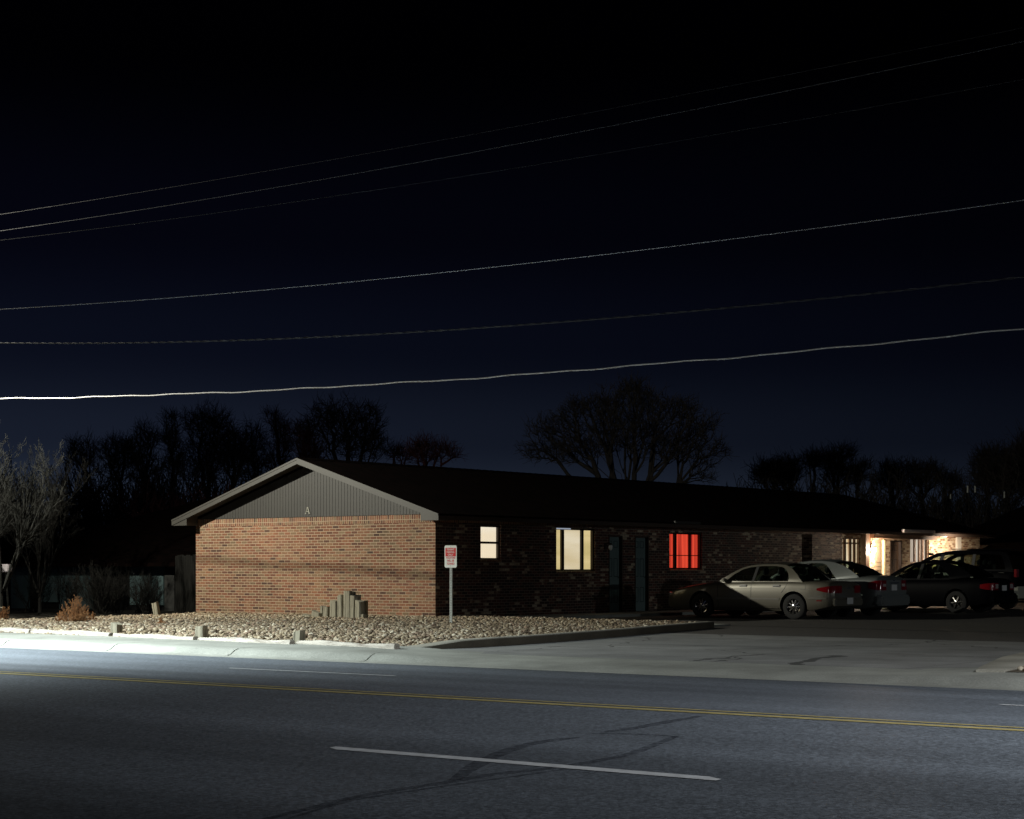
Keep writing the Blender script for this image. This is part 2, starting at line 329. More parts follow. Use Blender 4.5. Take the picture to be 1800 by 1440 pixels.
# ------------------------------------------------------------------ mesh helpers
class MB:
    def __init__(s): s.v = []; s.f = []; s.m = []; s.uv = None
    def quad(s, a, b, c, d, mi=0):
        n = len(s.v); s.v += [tuple(a), tuple(b), tuple(c), tuple(d)]; s.f.append((n, n+1, n+2, n+3)); s.m.append(mi)
    def poly(s, pts, mi=0):
        n = len(s.v); s.v += [tuple(p) for p in pts]; s.f.append(tuple(range(n, n+len(pts)))); s.m.append(mi)
    def hexa(s, p, mi=0):   # p: 8 corners, bottom 0-3 ccw, top 4-7
        n = len(s.v); s.v += [tuple(q) for q in p]
        for f in ((0, 3, 2, 1), (4, 5, 6, 7), (0, 1, 5, 4), (1, 2, 6, 5), (2, 3, 7, 6), (3, 0, 4, 7)):
            s.f.append(tuple(n+i for i in f)); s.m.append(mi)
    def box(s, x0, x1, y0, y1, z0, z1, mi=0):
        s.hexa([(x0, y0, z0), (x1, y0, z0), (x1, y1, z0), (x0, y1, z0), (x0, y0, z1), (x1, y0, z1), (x1, y1, z1), (x0, y1, z1)], mi)
    def tube(s, pts, rad, k=8, caps=True, mi=0):
        pts = [Vector(p) for p in pts]; n0 = len(s.v); up = Vector((0, 0, 1))
        for i, p in enumerate(pts):
            d = (pts[min(i+1, len(pts)-1)]-pts[max(i-1, 0)]).normalized()
            a = d.cross(up if abs(d.z) < .95 else Vector((1, 0, 0))).normalized(); b = d.cross(a)
            r = rad[i] if isinstance(rad, (list, tuple)) else rad
            for j in range(k):
                t = 2*math.pi*j/k; s.v.append(tuple(p+a*(r*math.cos(t))+b*(r*math.sin(t))))
        for i in range(len(pts)-1):
            for j in range(k):
                q = n0+i*k; s.f.append((q+j, q+(j+1) % k, q+k+(j+1) % k, q+k+j)); s.m.append(mi)
        if caps:
            s.f.append(tuple(n0+j for j in range(k))); s.m.append(mi)
            e = n0+(len(pts)-1)*k; s.f.append(tuple(e+k-1-j for j in range(k))); s.m.append(mi)
    def grid(s, rows, mi=0, close=False):
        n0 = len(s.v); w = len(rows[0])
        for r in rows: s.v += [tuple(p) for p in r]
        for i in range(len(rows)-1):
            for j in range(w-1 if not close else w):
                a = n0+i*w+j; b = n0+i*w+(j+1) % w
                s.f.append((a, b, b+w, a+w)); s.m.append(mi)
    def build(s, name, mats, parent=None, smooth=False, bevel=0, uv=False, angle=35):
        me = bpy.data.meshes.new(name); me.from_pydata(s.v, [], s.f)
        for m in (mats if isinstance(mats, (list, tuple)) else [mats]): me.materials.append(m)
        me.polygons.foreach_set('material_index', s.m)
        bm = bmesh.new(); bm.from_mesh(me)
        bmesh.ops.remove_doubles(bm, verts=bm.verts, dist=1e-5)
        bmesh.ops.recalc_face_normals(bm, faces=bm.faces)
        if bevel:
            es = [e for e in bm.edges if len(e.link_faces) == 2 and e.calc_face_angle(0) > R(30)]
            bmesh.ops.bevel(bm, geom=es, offset=bevel, segments=2, affect='EDGES', clamp_overlap=True)
        if uv:
            l = bm.loops.layers.uv.new('uv')
            for f in bm.faces:
                n = f.normal
                for lp in f.loops:
                    c = lp.vert.co
                    if abs(n.z) > .9: lp[l].uv = (c.x, c.y)
                    elif abs(n.z) > .2: lp[l].uv = (c.y if abs(n.x) > abs(n.y) else c.x, c.z/ max(.1, math.sqrt(1-n.z*n.z)))
                    elif abs(n.x) > abs(n.y): lp[l].uv = (c.y+.05, c.z)
                    else: lp[l].uv = (c.x, c.z)
        bm.to_mesh(me); bm.free()
        if smooth:
            me.polygons.foreach_set('use_smooth', [True]*len(me.polygons))
            try: me.set_sharp_from_angle(angle=R(angle))
            except Exception: pass
        o = bpy.data.objects.new(name, me); col.objects.link(o)
        if parent: o.parent = parent
        return o
def tag(o, label=None, cat=None, group=None, kind=None):
    if label: o['label'] = label
    if cat: o['category'] = cat
    if group: o['group'] = group
    if kind: o['kind'] = kind
    return o
def thing(name, label, cat, loc=(0, 0, 0), rz=0, group=None):
    o = bpy.data.objects.new(name, None); col.objects.link(o); o.location = loc; o.rotation_euler = (0, 0, rz)
    o.empty_display_size = .2
    return tag(o, label, cat, group)
def copy_tree(o, parent=None):
    c = o.copy(); col.objects.link(c); c.parent = parent
    for ch in list(o.children): copy_tree(ch, c)
    return c
def lerp(a, b, t): return a+(b-a)*t
def sstep(a, b, x):
    t = min(1, max(0, (x-a)/(b-a))); return t*t*(3-2*t)

# ------------------------------------------------------------------ ground, road, kerb, driveway
g = MB()
g.quad((-900, -400, -.3), (900, -400, -.3), (900, 1400, -.3), (-900, 1400, -.3))
tag(g.build('ground', M_soil), kind='structure')
g = MB()
g.quad((-120, 21.3, .02), (-33.4, 21.3, .05), (-36.2, 34, .06), (-120, 34, 0))
g.quad((-120, 34, 0), (-36.2, 34, .06), (-36.2, 80, -.2), (-120, 80, -.2))
tag(g.build('yard', M_soil), kind='structure')

YC, LW, CAM = 12.65, 3.344, .0281
def road_z(y): return .188-CAM*abs(y-YC)
m = MB(); xs = [-320, -60, -40, -20, 0, 20, 60, 200]
ys = [4.4, 7.6, 9.3, 11, 12.3, 12.65, 13.0, 14.3, 16, 17.7, 19.34]
m.grid([[(x, y, road_z(y)) for x in xs] for y in ys])
tag(m.build('road', M_road), kind='structure')
m = MB()
m.quad((-320, 4.2, .09), (200, 4.2, .09), (200, -12, .12), (-320, -12, .12)); m.quad((-320, 4.4, -.06), (200, 4.4, -.06), (200, 4.2, .09), (-320, 4.2, .09))
tag(m.build('near_pavement', M_conc2), kind='structure')

def strip(m, x0, x1, y0, y1, dz, taper=0.0):
    n = max(1, int((x1-x0)/8)); 
    rows = []
    for y in (y0, (y0+y1)/2, y1):
        rows.append([(lerp(x0, x1, i/n), y, road_z(y)+dz) for i in range(n+1)])
    rows[0][0] = (x0+taper, rows[0][0][1], rows[0][0][2]); rows[2][-1] = (x1-taper, rows[2][-1][1], rows[2][-1][2])
    m.grid(rows)
m = MB(); strip(m, -320, 200, YC-.155, YC-.060, .004); strip(m, -320, 200, YC+.055, YC+.145, .004)
tag(m.build('yellow_centre_lines', M_line_y), kind='structure')
m = MB()
y = YC-LW; x0 = G(578, 1315, road_z(y))[0]
for k in range(-9, 4):
    a = x0+k*12.19; strip(m, a, a+3.15, y-.062, y+.062, .004, .12)
y = YC+LW; x0 = G(405, 1174.5, road_z(y))[0]
for k in range(-11, 6):
    a = x0+k*10.07; strip(m, a, a+2.8, y-.055, y+.055, .004, .1)
tag(m.build('white_lane_lines', M_line_w), kind='structure')

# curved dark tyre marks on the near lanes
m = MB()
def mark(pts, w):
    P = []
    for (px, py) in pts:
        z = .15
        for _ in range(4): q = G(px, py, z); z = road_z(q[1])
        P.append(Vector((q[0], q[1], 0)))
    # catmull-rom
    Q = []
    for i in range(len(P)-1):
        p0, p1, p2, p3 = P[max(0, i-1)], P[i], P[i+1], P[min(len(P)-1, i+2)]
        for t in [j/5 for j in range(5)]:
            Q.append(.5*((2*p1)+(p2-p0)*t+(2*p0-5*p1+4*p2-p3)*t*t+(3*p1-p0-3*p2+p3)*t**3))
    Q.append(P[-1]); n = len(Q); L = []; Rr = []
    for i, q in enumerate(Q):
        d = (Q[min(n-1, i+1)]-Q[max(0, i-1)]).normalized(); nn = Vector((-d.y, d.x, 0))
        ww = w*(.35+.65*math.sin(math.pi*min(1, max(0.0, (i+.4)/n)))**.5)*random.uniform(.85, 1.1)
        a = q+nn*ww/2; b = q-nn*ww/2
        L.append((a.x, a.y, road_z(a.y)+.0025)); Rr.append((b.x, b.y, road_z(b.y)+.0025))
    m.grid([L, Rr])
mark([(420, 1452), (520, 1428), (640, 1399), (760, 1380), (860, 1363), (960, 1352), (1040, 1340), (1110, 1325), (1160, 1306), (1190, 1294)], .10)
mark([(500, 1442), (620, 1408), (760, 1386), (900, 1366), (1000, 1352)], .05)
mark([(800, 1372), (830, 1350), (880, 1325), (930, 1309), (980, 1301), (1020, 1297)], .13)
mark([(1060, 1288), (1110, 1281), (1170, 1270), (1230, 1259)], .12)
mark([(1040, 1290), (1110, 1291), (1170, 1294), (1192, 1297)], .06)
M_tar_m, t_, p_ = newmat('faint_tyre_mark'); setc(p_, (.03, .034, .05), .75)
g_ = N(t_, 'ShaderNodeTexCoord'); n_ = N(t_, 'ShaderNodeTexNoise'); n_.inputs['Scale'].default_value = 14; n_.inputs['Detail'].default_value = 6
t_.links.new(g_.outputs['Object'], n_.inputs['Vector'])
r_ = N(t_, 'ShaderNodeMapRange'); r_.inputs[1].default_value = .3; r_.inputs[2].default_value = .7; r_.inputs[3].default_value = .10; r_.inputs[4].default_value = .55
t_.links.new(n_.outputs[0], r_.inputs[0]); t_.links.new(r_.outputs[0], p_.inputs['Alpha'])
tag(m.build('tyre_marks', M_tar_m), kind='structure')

# kerb + footpath as one height field; it dips for the driveway; narrow joints across the kerb face
joints = [G(650, 1163, 0)[0]-2.8*k for k in range(0, 14)]
def drive(x): return sstep(-17.5, -16.0, x)*(1-sstep(-11.0, -8.4, x))
prof = [(19.34, .000, .002), (19.40, .006, .010), (19.56, .006, .016), (19.64, .030, .022), (19.72, .085, .030), (19.80, .112, .036), (19.95, .118, .044), (20.6, .121, .064), (21.3, .124, .08), (21.7, .126, .08)]
cols = set()
x = -110.0
while x < 40: cols.add(round(x, 3)); x += .5 if -30 < x < 0 else 4
for j in joints: cols |= {round(j-.014, 4), round(j-.011, 4), round(j+.011, 4), round(j+.014, 4)}
cols = sorted(c for c in cols if not any(abs(c-j) < .011 for j in joints) or any(abs(abs(c-j)-.011) < 1e-3 for j in joints))
rows = []
for (yy, zs, zd) in prof:
    row = []
    for x in cols:
        k = drive(x); kk = sstep(-18.9, -17.4, x)*(1-sstep(-9.8, -9.2, x)) if yy > 20.3 else k
        z = lerp(zs, zd, kk)
        if 19.5 < yy < 20.0 and any(abs(x-j) < .0115 for j in joints): z -= .05
        row.append((x, yy, z))
    rows.append(row)
m = MB(); m.grid(rows)
tag(m.build('kerb_and_footpath', M_conc2, smooth=True, angle=50), kind='structure')
m = MB()
m.grid([[(x, yy, z) for x in (-19.6, -16, -12, -9.2, -5)] for yy, z in ((21.25, .08), (24, .082), (30.2, .082))])
tag(m.build('driveway', M_conc), kind='structure')
m = MB()
m.grid([[(x, yy, .079) for x in (-28.4, -20, -10, 0, 40)] for yy in (30.22, 40, 60, 95)])
m.grid([[(x, yy, .079) for x in (-5, 10, 40)] for yy in (22.5, 30.22)])
tag(m.build('parking_lot', M_lot), kind='structure')
m = MB(); m.box(-28.4, -26.9, 34.75, 66.5, -.1, .155); m.hexa([(-28.4, 34.75, -.1), (-26.9, 34.7, -.1), (-20.9, 33.9, -.1), (-20.9, 34.7, -.1), (-28.4, 34.76, .15), (-26.9, 34.72, .15), (-20.9, 33.95, .12), (-20.9, 34.9, .12)])
tag(m.build('walkway', M_conc2, bevel=.01), kind='structure')

# island kerb along the driveway, rising from flush
def kerb(path, hs, w, name):
    m = MB(); n = len(path); rows = []
    for i, (p, h) in enumerate(zip(path, hs)):
        p = Vector((*p, 0)); d = (Vector((*path[min(n-1, i+1)], 0))-Vector((*path[max(0, i-1)], 0))).normalized()
        nn = Vector((d.y, -d.x, 0))   # right-hand side of travel = driveway side
        ww = w if not isinstance(w, list) else w[i]
        a = p; b = p-nn*.02; c = p-nn*(ww-.02); e = p-nn*ww
        rows.append([(a.x, a.y, -.06), (a.x, a.y, .078+h*.9), (b.x, b.y, .08+h), (c.x, c.y, .08+h), (e.x, e.y, .078+h*.9), (e.x, e.y, -.06)])
    m.grid(rows)
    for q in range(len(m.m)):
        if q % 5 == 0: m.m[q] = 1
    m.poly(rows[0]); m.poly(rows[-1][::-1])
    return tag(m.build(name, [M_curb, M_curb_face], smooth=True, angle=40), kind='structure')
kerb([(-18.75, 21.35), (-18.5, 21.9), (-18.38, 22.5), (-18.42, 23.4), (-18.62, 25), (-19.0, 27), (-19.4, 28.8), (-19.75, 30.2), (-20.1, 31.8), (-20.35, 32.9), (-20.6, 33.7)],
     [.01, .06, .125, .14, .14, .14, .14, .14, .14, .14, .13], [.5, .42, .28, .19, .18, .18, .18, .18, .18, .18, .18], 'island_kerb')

# gravel bed
bed = [(-33.7, 21.62), (-19.1, 21.62), (-18.75, 22.4), (-18.8, 24), (-19.2, 27), (-19.95, 30.2), (-20.55, 32.9), (-21.0, 33.75), (-28.3, 34.7), (-28.36, 33.66), (-36.7, 33.66), (-35.2, 31), (-34.2, 26)]
def in_bed(x, y):
    c = False; j = len(bed)-1
    for i in range(len(bed)):
        xi, yi = bed[i]; xj, yj = bed[j]
        if (yi > y) != (yj > y) and x < (xj-xi)*(y-yi)/(yj-yi)+xi: c = not c
        j = i
    return c
def bed_z(x, y): return .085+.10*sstep(21.6, 23.2, y)*(1-.25*sstep(-30, -36, x))-.02*sstep(30, 34, y) - (.05*sstep(-20.5, -19, x))
m = MB(); m.poly([(x, y, .02) for x, y in bed]); 
for i in range(len(bed)):
    pass
bx = np.arange(-36.8, -18.6, .4); by = np.arange(21.7, 34.6, .4)
m = MB()
for x in bx:
    for y in by:
        q = [(x, y), (x+.4, y), (x+.4, y+.4), (x, y+.4)]
        if all(in_bed(*c) for c in q): m.quad(*[(c[0], c[1], bed_z(*c)-.03) for c in q])
tag(m.build('gravel_bed_soil', M_bed), kind='structure')

def stones(name, pts, zf, seed, smin=.018, smax=.053):
    rng = np.random.default_rng(seed)
    bm = bmesh.new(); bmesh.ops.create_icosphere(bm, subdivisions=2, radius=1); bm.verts.ensure_lookup_table()
    bv = np.array([v.co[:] for v in bm.verts]); bf = np.array([[v.index for v in f.verts] for f in bm.faces]); bm.free()
    protos = []
    for k in range(24):
        v = bv.copy()
        for _ in range(5):   # facet by random planes
            d = rng.normal(size=3); d /= np.linalg.norm(d); h = rng.uniform(.55, .85)
            s = v@d; v -= np.outer(np.maximum(0, s-h), d)
        protos.append(v*rng.uniform(.93, 1.07, size=(len(v), 1)))
    P = np.array(pts); n = len(P); V = np.empty((n, len(bv), 3), np.float32)
    for i in range(n):
        s = rng.uniform(smin, smax)*np.array([rng.uniform(.9, 1.5), rng.uniform(.8, 1.1), rng.uniform(.5, .85)])
        a, b, c = rng.uniform(0, 6.28), rng.normal()*.45, rng.normal()*.45
        Rm = np.array(Matrix.Rotation(a, 3, 'Z')@Matrix.Rotation(b, 3, 'X')@Matrix.Rotation(c, 3, 'Y'))
        V[i] = (protos[rng.integers(24)]*s)@Rm.T+np.array([P[i, 0], P[i, 1], zf(P[i, 0], P[i, 1])+rng.uniform(-.012, .022)])
    me = bpy.data.meshes.new(name); nv = n*len(bv); nf = n*len(bf)
    me.vertices.add(nv); me.vertices.foreach_set('co', V.reshape(-1))
    fi = (bf[None]+(np.arange(n)*len(bv))[:, None, None]).reshape(-1)
    me.loops.add(nf*3); me.loops.foreach_set('vertex_index', fi.astype(np.int32))
    me.polygons.add(nf); me.polygons.foreach_set('loop_start', np.arange(0, nf*3, 3, dtype=np.int32))
    me.update(calc_edges=True)
    at = me.attributes.new('tint', 'FLOAT', 'POINT'); at.data.foreach_set('value', np.repeat(rng.uniform(0, 1, n), len(bv)).astype(np.float32))
    me.polygons.foreach_set('use_smooth', np.ones(nf, bool)); me.materials.append(M_stone)
    o = bpy.data.objects.new(name, me); col.objects.link(o); return o
rng = np.random.default_rng(3); pts = []
for _ in range(60000):
    x = rng.uniform(-37, -18.6); y = rng.uniform(21.55, 34.75)
    if in_bed(x, y) and rng.uniform() < (1.0 if y < 27 else .85): pts.append((x, y))
o = stones('gravel', pts, bed_z, 5)
tag(o, 'bed of tan river stones spread in front of the brick gable wall', 'gravel', kind='stuff')

# right island: broad low kerb, soil and rubble behind it
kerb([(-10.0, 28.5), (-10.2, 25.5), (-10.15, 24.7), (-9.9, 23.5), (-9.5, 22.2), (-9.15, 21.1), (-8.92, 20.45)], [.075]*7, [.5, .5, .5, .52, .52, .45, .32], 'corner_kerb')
m = MB(); m.poly([(-8.62, 20.62, .128), (30, 20.62, .128), (30, 28.5, .128), (-9.5, 28.5, .128), (-9.7, 25.5, .128), (-9.62, 24.7, .128), (-9.38, 23.5, .128), (-8.98, 22.2, .128), (-8.7, 21.1, .128)])
tag(m.build('corner_bed_soil', M_bed), kind='structure')
pts = []
for _ in range(6500):
    x = rng.uniform(-9.6, 0); y = rng.uniform(20.7, 28)
    xl_ = np.interp(y, [20.6, 21.1, 22.2, 23.5, 24.7, 28.5], [-8.6, -8.68, -8.95, -9.35, -9.6, -9.5])
    if x > xl_+.03: pts.append((x, y))
o = stones('corner_gravel', pts, lambda x, y: .14, 9, .03, .075)
tag(o, 'tan rubble in the corner bed at the right edge of the driveway', 'gravel', kind='stuff')

# ------------------------------------------------------------------ timbers and posts of the bed
def rough_post(name, w, d, h, loc, rz, tiltx, tilty, label, group, mat=M_post, cat='post', seed=0, slant=0.0, parent=None):
    rg = random.Random(seed); m = MB(); k = 12; rows = []
    offs = [1+rg.uniform(-.09, .07) for _ in range(k)]
    for i in range(7):
        t = i/6; row = []
        for j in range(k):
            a = 2*math.pi*j/k+math.pi/k
            c, s = math.cos(a), math.sin(a); q = .32
            x = math.copysign(abs(c)**q, c)*w/2; y = math.copysign(abs(s)**q, s)*d/2
            f = offs[j]*(1+rg.uniform(-.02, .02))*(1-.04*t)
            z = t*h+(slant*x*t if True else 0)+(rg.uniform(-.012, .012) if i == 6 else 0)
            row.append((x*f, y*f, z-.06 if i == 0 else z))
        rows.append(row)
    m.grid(rows, close=True); m.poly(rows[-1]); 
    o = m.build(name, mat, smooth=True, angle=28)
    o.location = loc; o.rotation_euler = (tiltx, tilty, rz)
    return tag(o, label, cat, group)
PG = 'short posts along the street edge of the gravel bed'
# posts between the rails (px, base py, height px, width px)
for i, (px, py, h, w, lab, tl) in enumerate([
        (205, 1117, .235, .17, 'squat weathered post in the street edging behind the largest dry bush, leftmost of three', 0),
        (354, 1124, .24, .185, 'squarish grey post in the street edging directly before the left corner of the brick wall', 0),
        (525, 1132, .22, .16, 'split grey post in the street edging below the log stack, nearest the sign', .06)]):
    p = G(px, py, .11)
    rough_post('timber_post', w, .17, h, (p[0], p[1], .10), .1*(i-1), 0, tl, lab, PG, seed=20+i, slant=(-.25, .1, .3)[i])
p = G(277, 1084, .15)
rough_post('leaning_post', .15, .14, .36, (p[0], p[1], .14), .3, 0, -.20, 'leaning pale post at the back of the gravel just left of the brick wall', None, seed=31, slant=.2)
p = G(2, 1093, .1)
rough_post('yard_post', .16, .15, .35, (p[0]-.1, p[1], .08), .1, 0, 0, 'dim stub of a post at the left picture edge behind the gravel', None, seed=33)
def rail(a, b, label, seed, th=.10):
    rg = random.Random(seed); A = Vector(a); B = Vector(b); L = (B-A).length; m = MB(); n = max(6, int(L/.12)); rows = []
    for i in range(n+1):
        t = i/n; dz = rg.uniform(-.006, .006); wy = rg.uniform(-.005, .005); e = 1 if 0 < i < n else .8
        sag = .012*math.sin(t*math.pi*3+seed)
        hw = .075*e+wy; hh = th
        rows.append([(t*L-L/2, -hw, -.05), (t*L-L/2, -hw*1.06, hh*.55+dz), (t*L-L/2, -hw*.7, hh*.95+dz+sag), (t*L-L/2, hw*.2, hh+dz+sag), (t*L-L/2, hw*.85, hh*.85+dz+sag), (t*L-L/2, hw, -.05)])
    m.grid(rows); m.poly(rows[0]); m.poly(rows[-1][::-1])
    o = m.build('landscape_timber', M_rail, smooth=True, angle=40)
    o.location = (A+B)/2; o.rotation_euler = (0, 0, math.atan2(B.y-A.y, B.x-A.x))
    return tag(o, label, 'timber', 'weathered timbers edging the gravel bed')
def rp(px, py): q = G(px, py, .115); return (q[0], q[1], .10)
rail(rp(-95, 1107.5), rp(55, 1113.5), 'pale edging timber cut off by the left picture edge', 1)
rail(rp(59, 1113.5), rp(196, 1119.5), 'pale edging timber between the left picture edge and the first squat post', 2)
rail(rp(203, 1119.5), rp(344, 1126), 'pale edging timber between the first and second squat posts', 3, .085)
rail(rp(352, 1126), rp(514, 1133.5), 'cracked edging timber between the second squat post and the split post', 4, .085)
rail(rp(526, 1132.5), rp(698, 1141), 'edging timber right of the split post, ending at the driveway corner', 5, .085)
# upright log stack by the wall
p0 = G(600, 1090, .155)
sx = lambda px, dy=0: atY(px, 1090, p0[1]+dy)
LG = 'upright cut timbers clustered before the brick wall'
stk = [  # px left, px right, top py, dy, label
    (533, 548, 1081, -.05, 'lowest reddish block at the left end of the upright timber cluster'),
    (550, 565, 1075.5, 0, 'low dark block second from the left of the timber cluster'),
    (566, 571, 1066, .10, 'thin short timber behind the low blocks of the cluster'),
    (570.5, 579, 1067, .05, 'narrow shaded timber in the left half of the cluster'),
    (582, 594.5, 1055.5, -.02, 'broad grey timber left of the tall ones, with a gap on its left'),
    (595.5, 605, 1046, 0, 'pale upright timber with a split down its front, left of the tallest'),
    (606, 617, 1039.5, -.02, 'tallest timber of the cluster, grey with cracks'),
    (616.5, 623, 1040, .16, 'tall timber standing behind the tallest one'),
    (617.5, 626.5, 1047, 0, 'knotty upright timber right of the tallest'),
    (622, 631, 1046, .18, 'dark topped timber at the back right of the cluster'),
    (627, 637.5, 1056, -.03, 'palest timber near the right end of the cluster'),
    (635, 644, 1057, .15, 'dim timber behind the palest one'),
    (637, 642.5, 1080, -.02, 'tiny block at the right foot of the cluster'),
]
for i, (xa, xb, ty, dy, lab) in enumerate(stk):
    a = sx(xa, dy); b = sx(xb, dy); t = atY((xa+xb)/2, ty, p0[1]+dy)
    rough_post('upright_timber', (b[0]-a[0])*.97, .15, t[2]-.12, ((a[0]+b[0])/2, p0[1]+dy, .12), random.uniform(-.12, .12), 0, random.uniform(-.012, .02), lab, LG, cat='timber', seed=50+i, slant=random.uniform(-.25, .25))
for i, (px, py) in enumerate([(651, 1082)]):
    p = G(px, py+2, .15); rough_post('block', .12, .12, .10, (p[0], p[1], .13), .4, 0, .15, 'small pale block lying alone right of the timber cluster', None, cat='block', seed=80)

# ------------------------------------------------------------------ branching plants
def branches(seed, L, r, levels, nch, spread, ratio, wob=.18, up=.10, root=(0, 0, 0), d0=(0, 0, 1), start=.25, minr=.004, segs=5):
    rg = random.Random(seed); out = []
    def go(p, d, L, r, lv):
        n = segs if lv < 2 else (4 if lv == 2 else 3 if lv == 3 else 2)
        pts = [p]; q = p; dd = d
        for i in range(n):
            dd = (dd+Vector((rg.gauss(0, wob), rg.gauss(0, wob), rg.gauss(0, wob)+up))).normalized()
            q = q+dd*(L/n); pts.append(q)
        rr = [max(minr, r*(1-.62*i/n)) for i in range(n+1)]
        out.append((pts, rr, lv))
        if lv >= levels: return
        k = nch[lv]
        for c in range(k):
            t = start+(1-start)*(c+rg.uniform(.1, .9))/k if lv else lerp(start, 1, (c+.5)/k)
            t = min(.999, t); i = int(t*n); f = t*n-i
            pp = pts[i].lerp(pts[i+1], f); ax = (pts[i+1]-pts[i]).normalized()
            a = rg.uniform(0, 6.283); o1 = ax.orthogonal().normalized(); o2 = ax.cross(o1)
            sp = spread[lv]*rg.uniform(.65, 1.25)
            nd = (ax*math.cos(sp)+(o1*math.cos(a)+o2*math.sin(a))*math.sin(sp)).normalized()
            go(pp, nd, L*ratio[lv]*rg.uniform(.65, 1.15)*(1-.35*t if lv else 1), lerp(rr[i], rr[i+1], f)*.62, lv+1)
    go(Vector(root), Vector(d0).normalized(), L, r, 0)
    return out
def tree_meshes(segs, name_t, name_c, bark, split=1):
    res = []
    for which in (0, 1):
        m = MB()
        for pts, rr, lv in segs:
            if (lv < split) == (which == 0): m.tube(pts, rr, k=7 if lv < split else (5 if lv < 3 else 3), caps=False)
        me = bpy.data.meshes.new((name_t, name_c)[which]); me.from_pydata(m.v, [], m.f); me.materials.append(bark); res.append(me)
    return res
def place_tree(meshes, loc, s, rz, label, group, name='bare_tree', sz=None):
    t = thing(name, label, 'tree', loc, rz, group); t.scale = (s, s, sz or s)
    for me in meshes:
        o = bpy.data.objects.new(me.name, me); col.objects.link(o); o.parent = t
    return t
TG = 'bare winter trees behind the brick building'
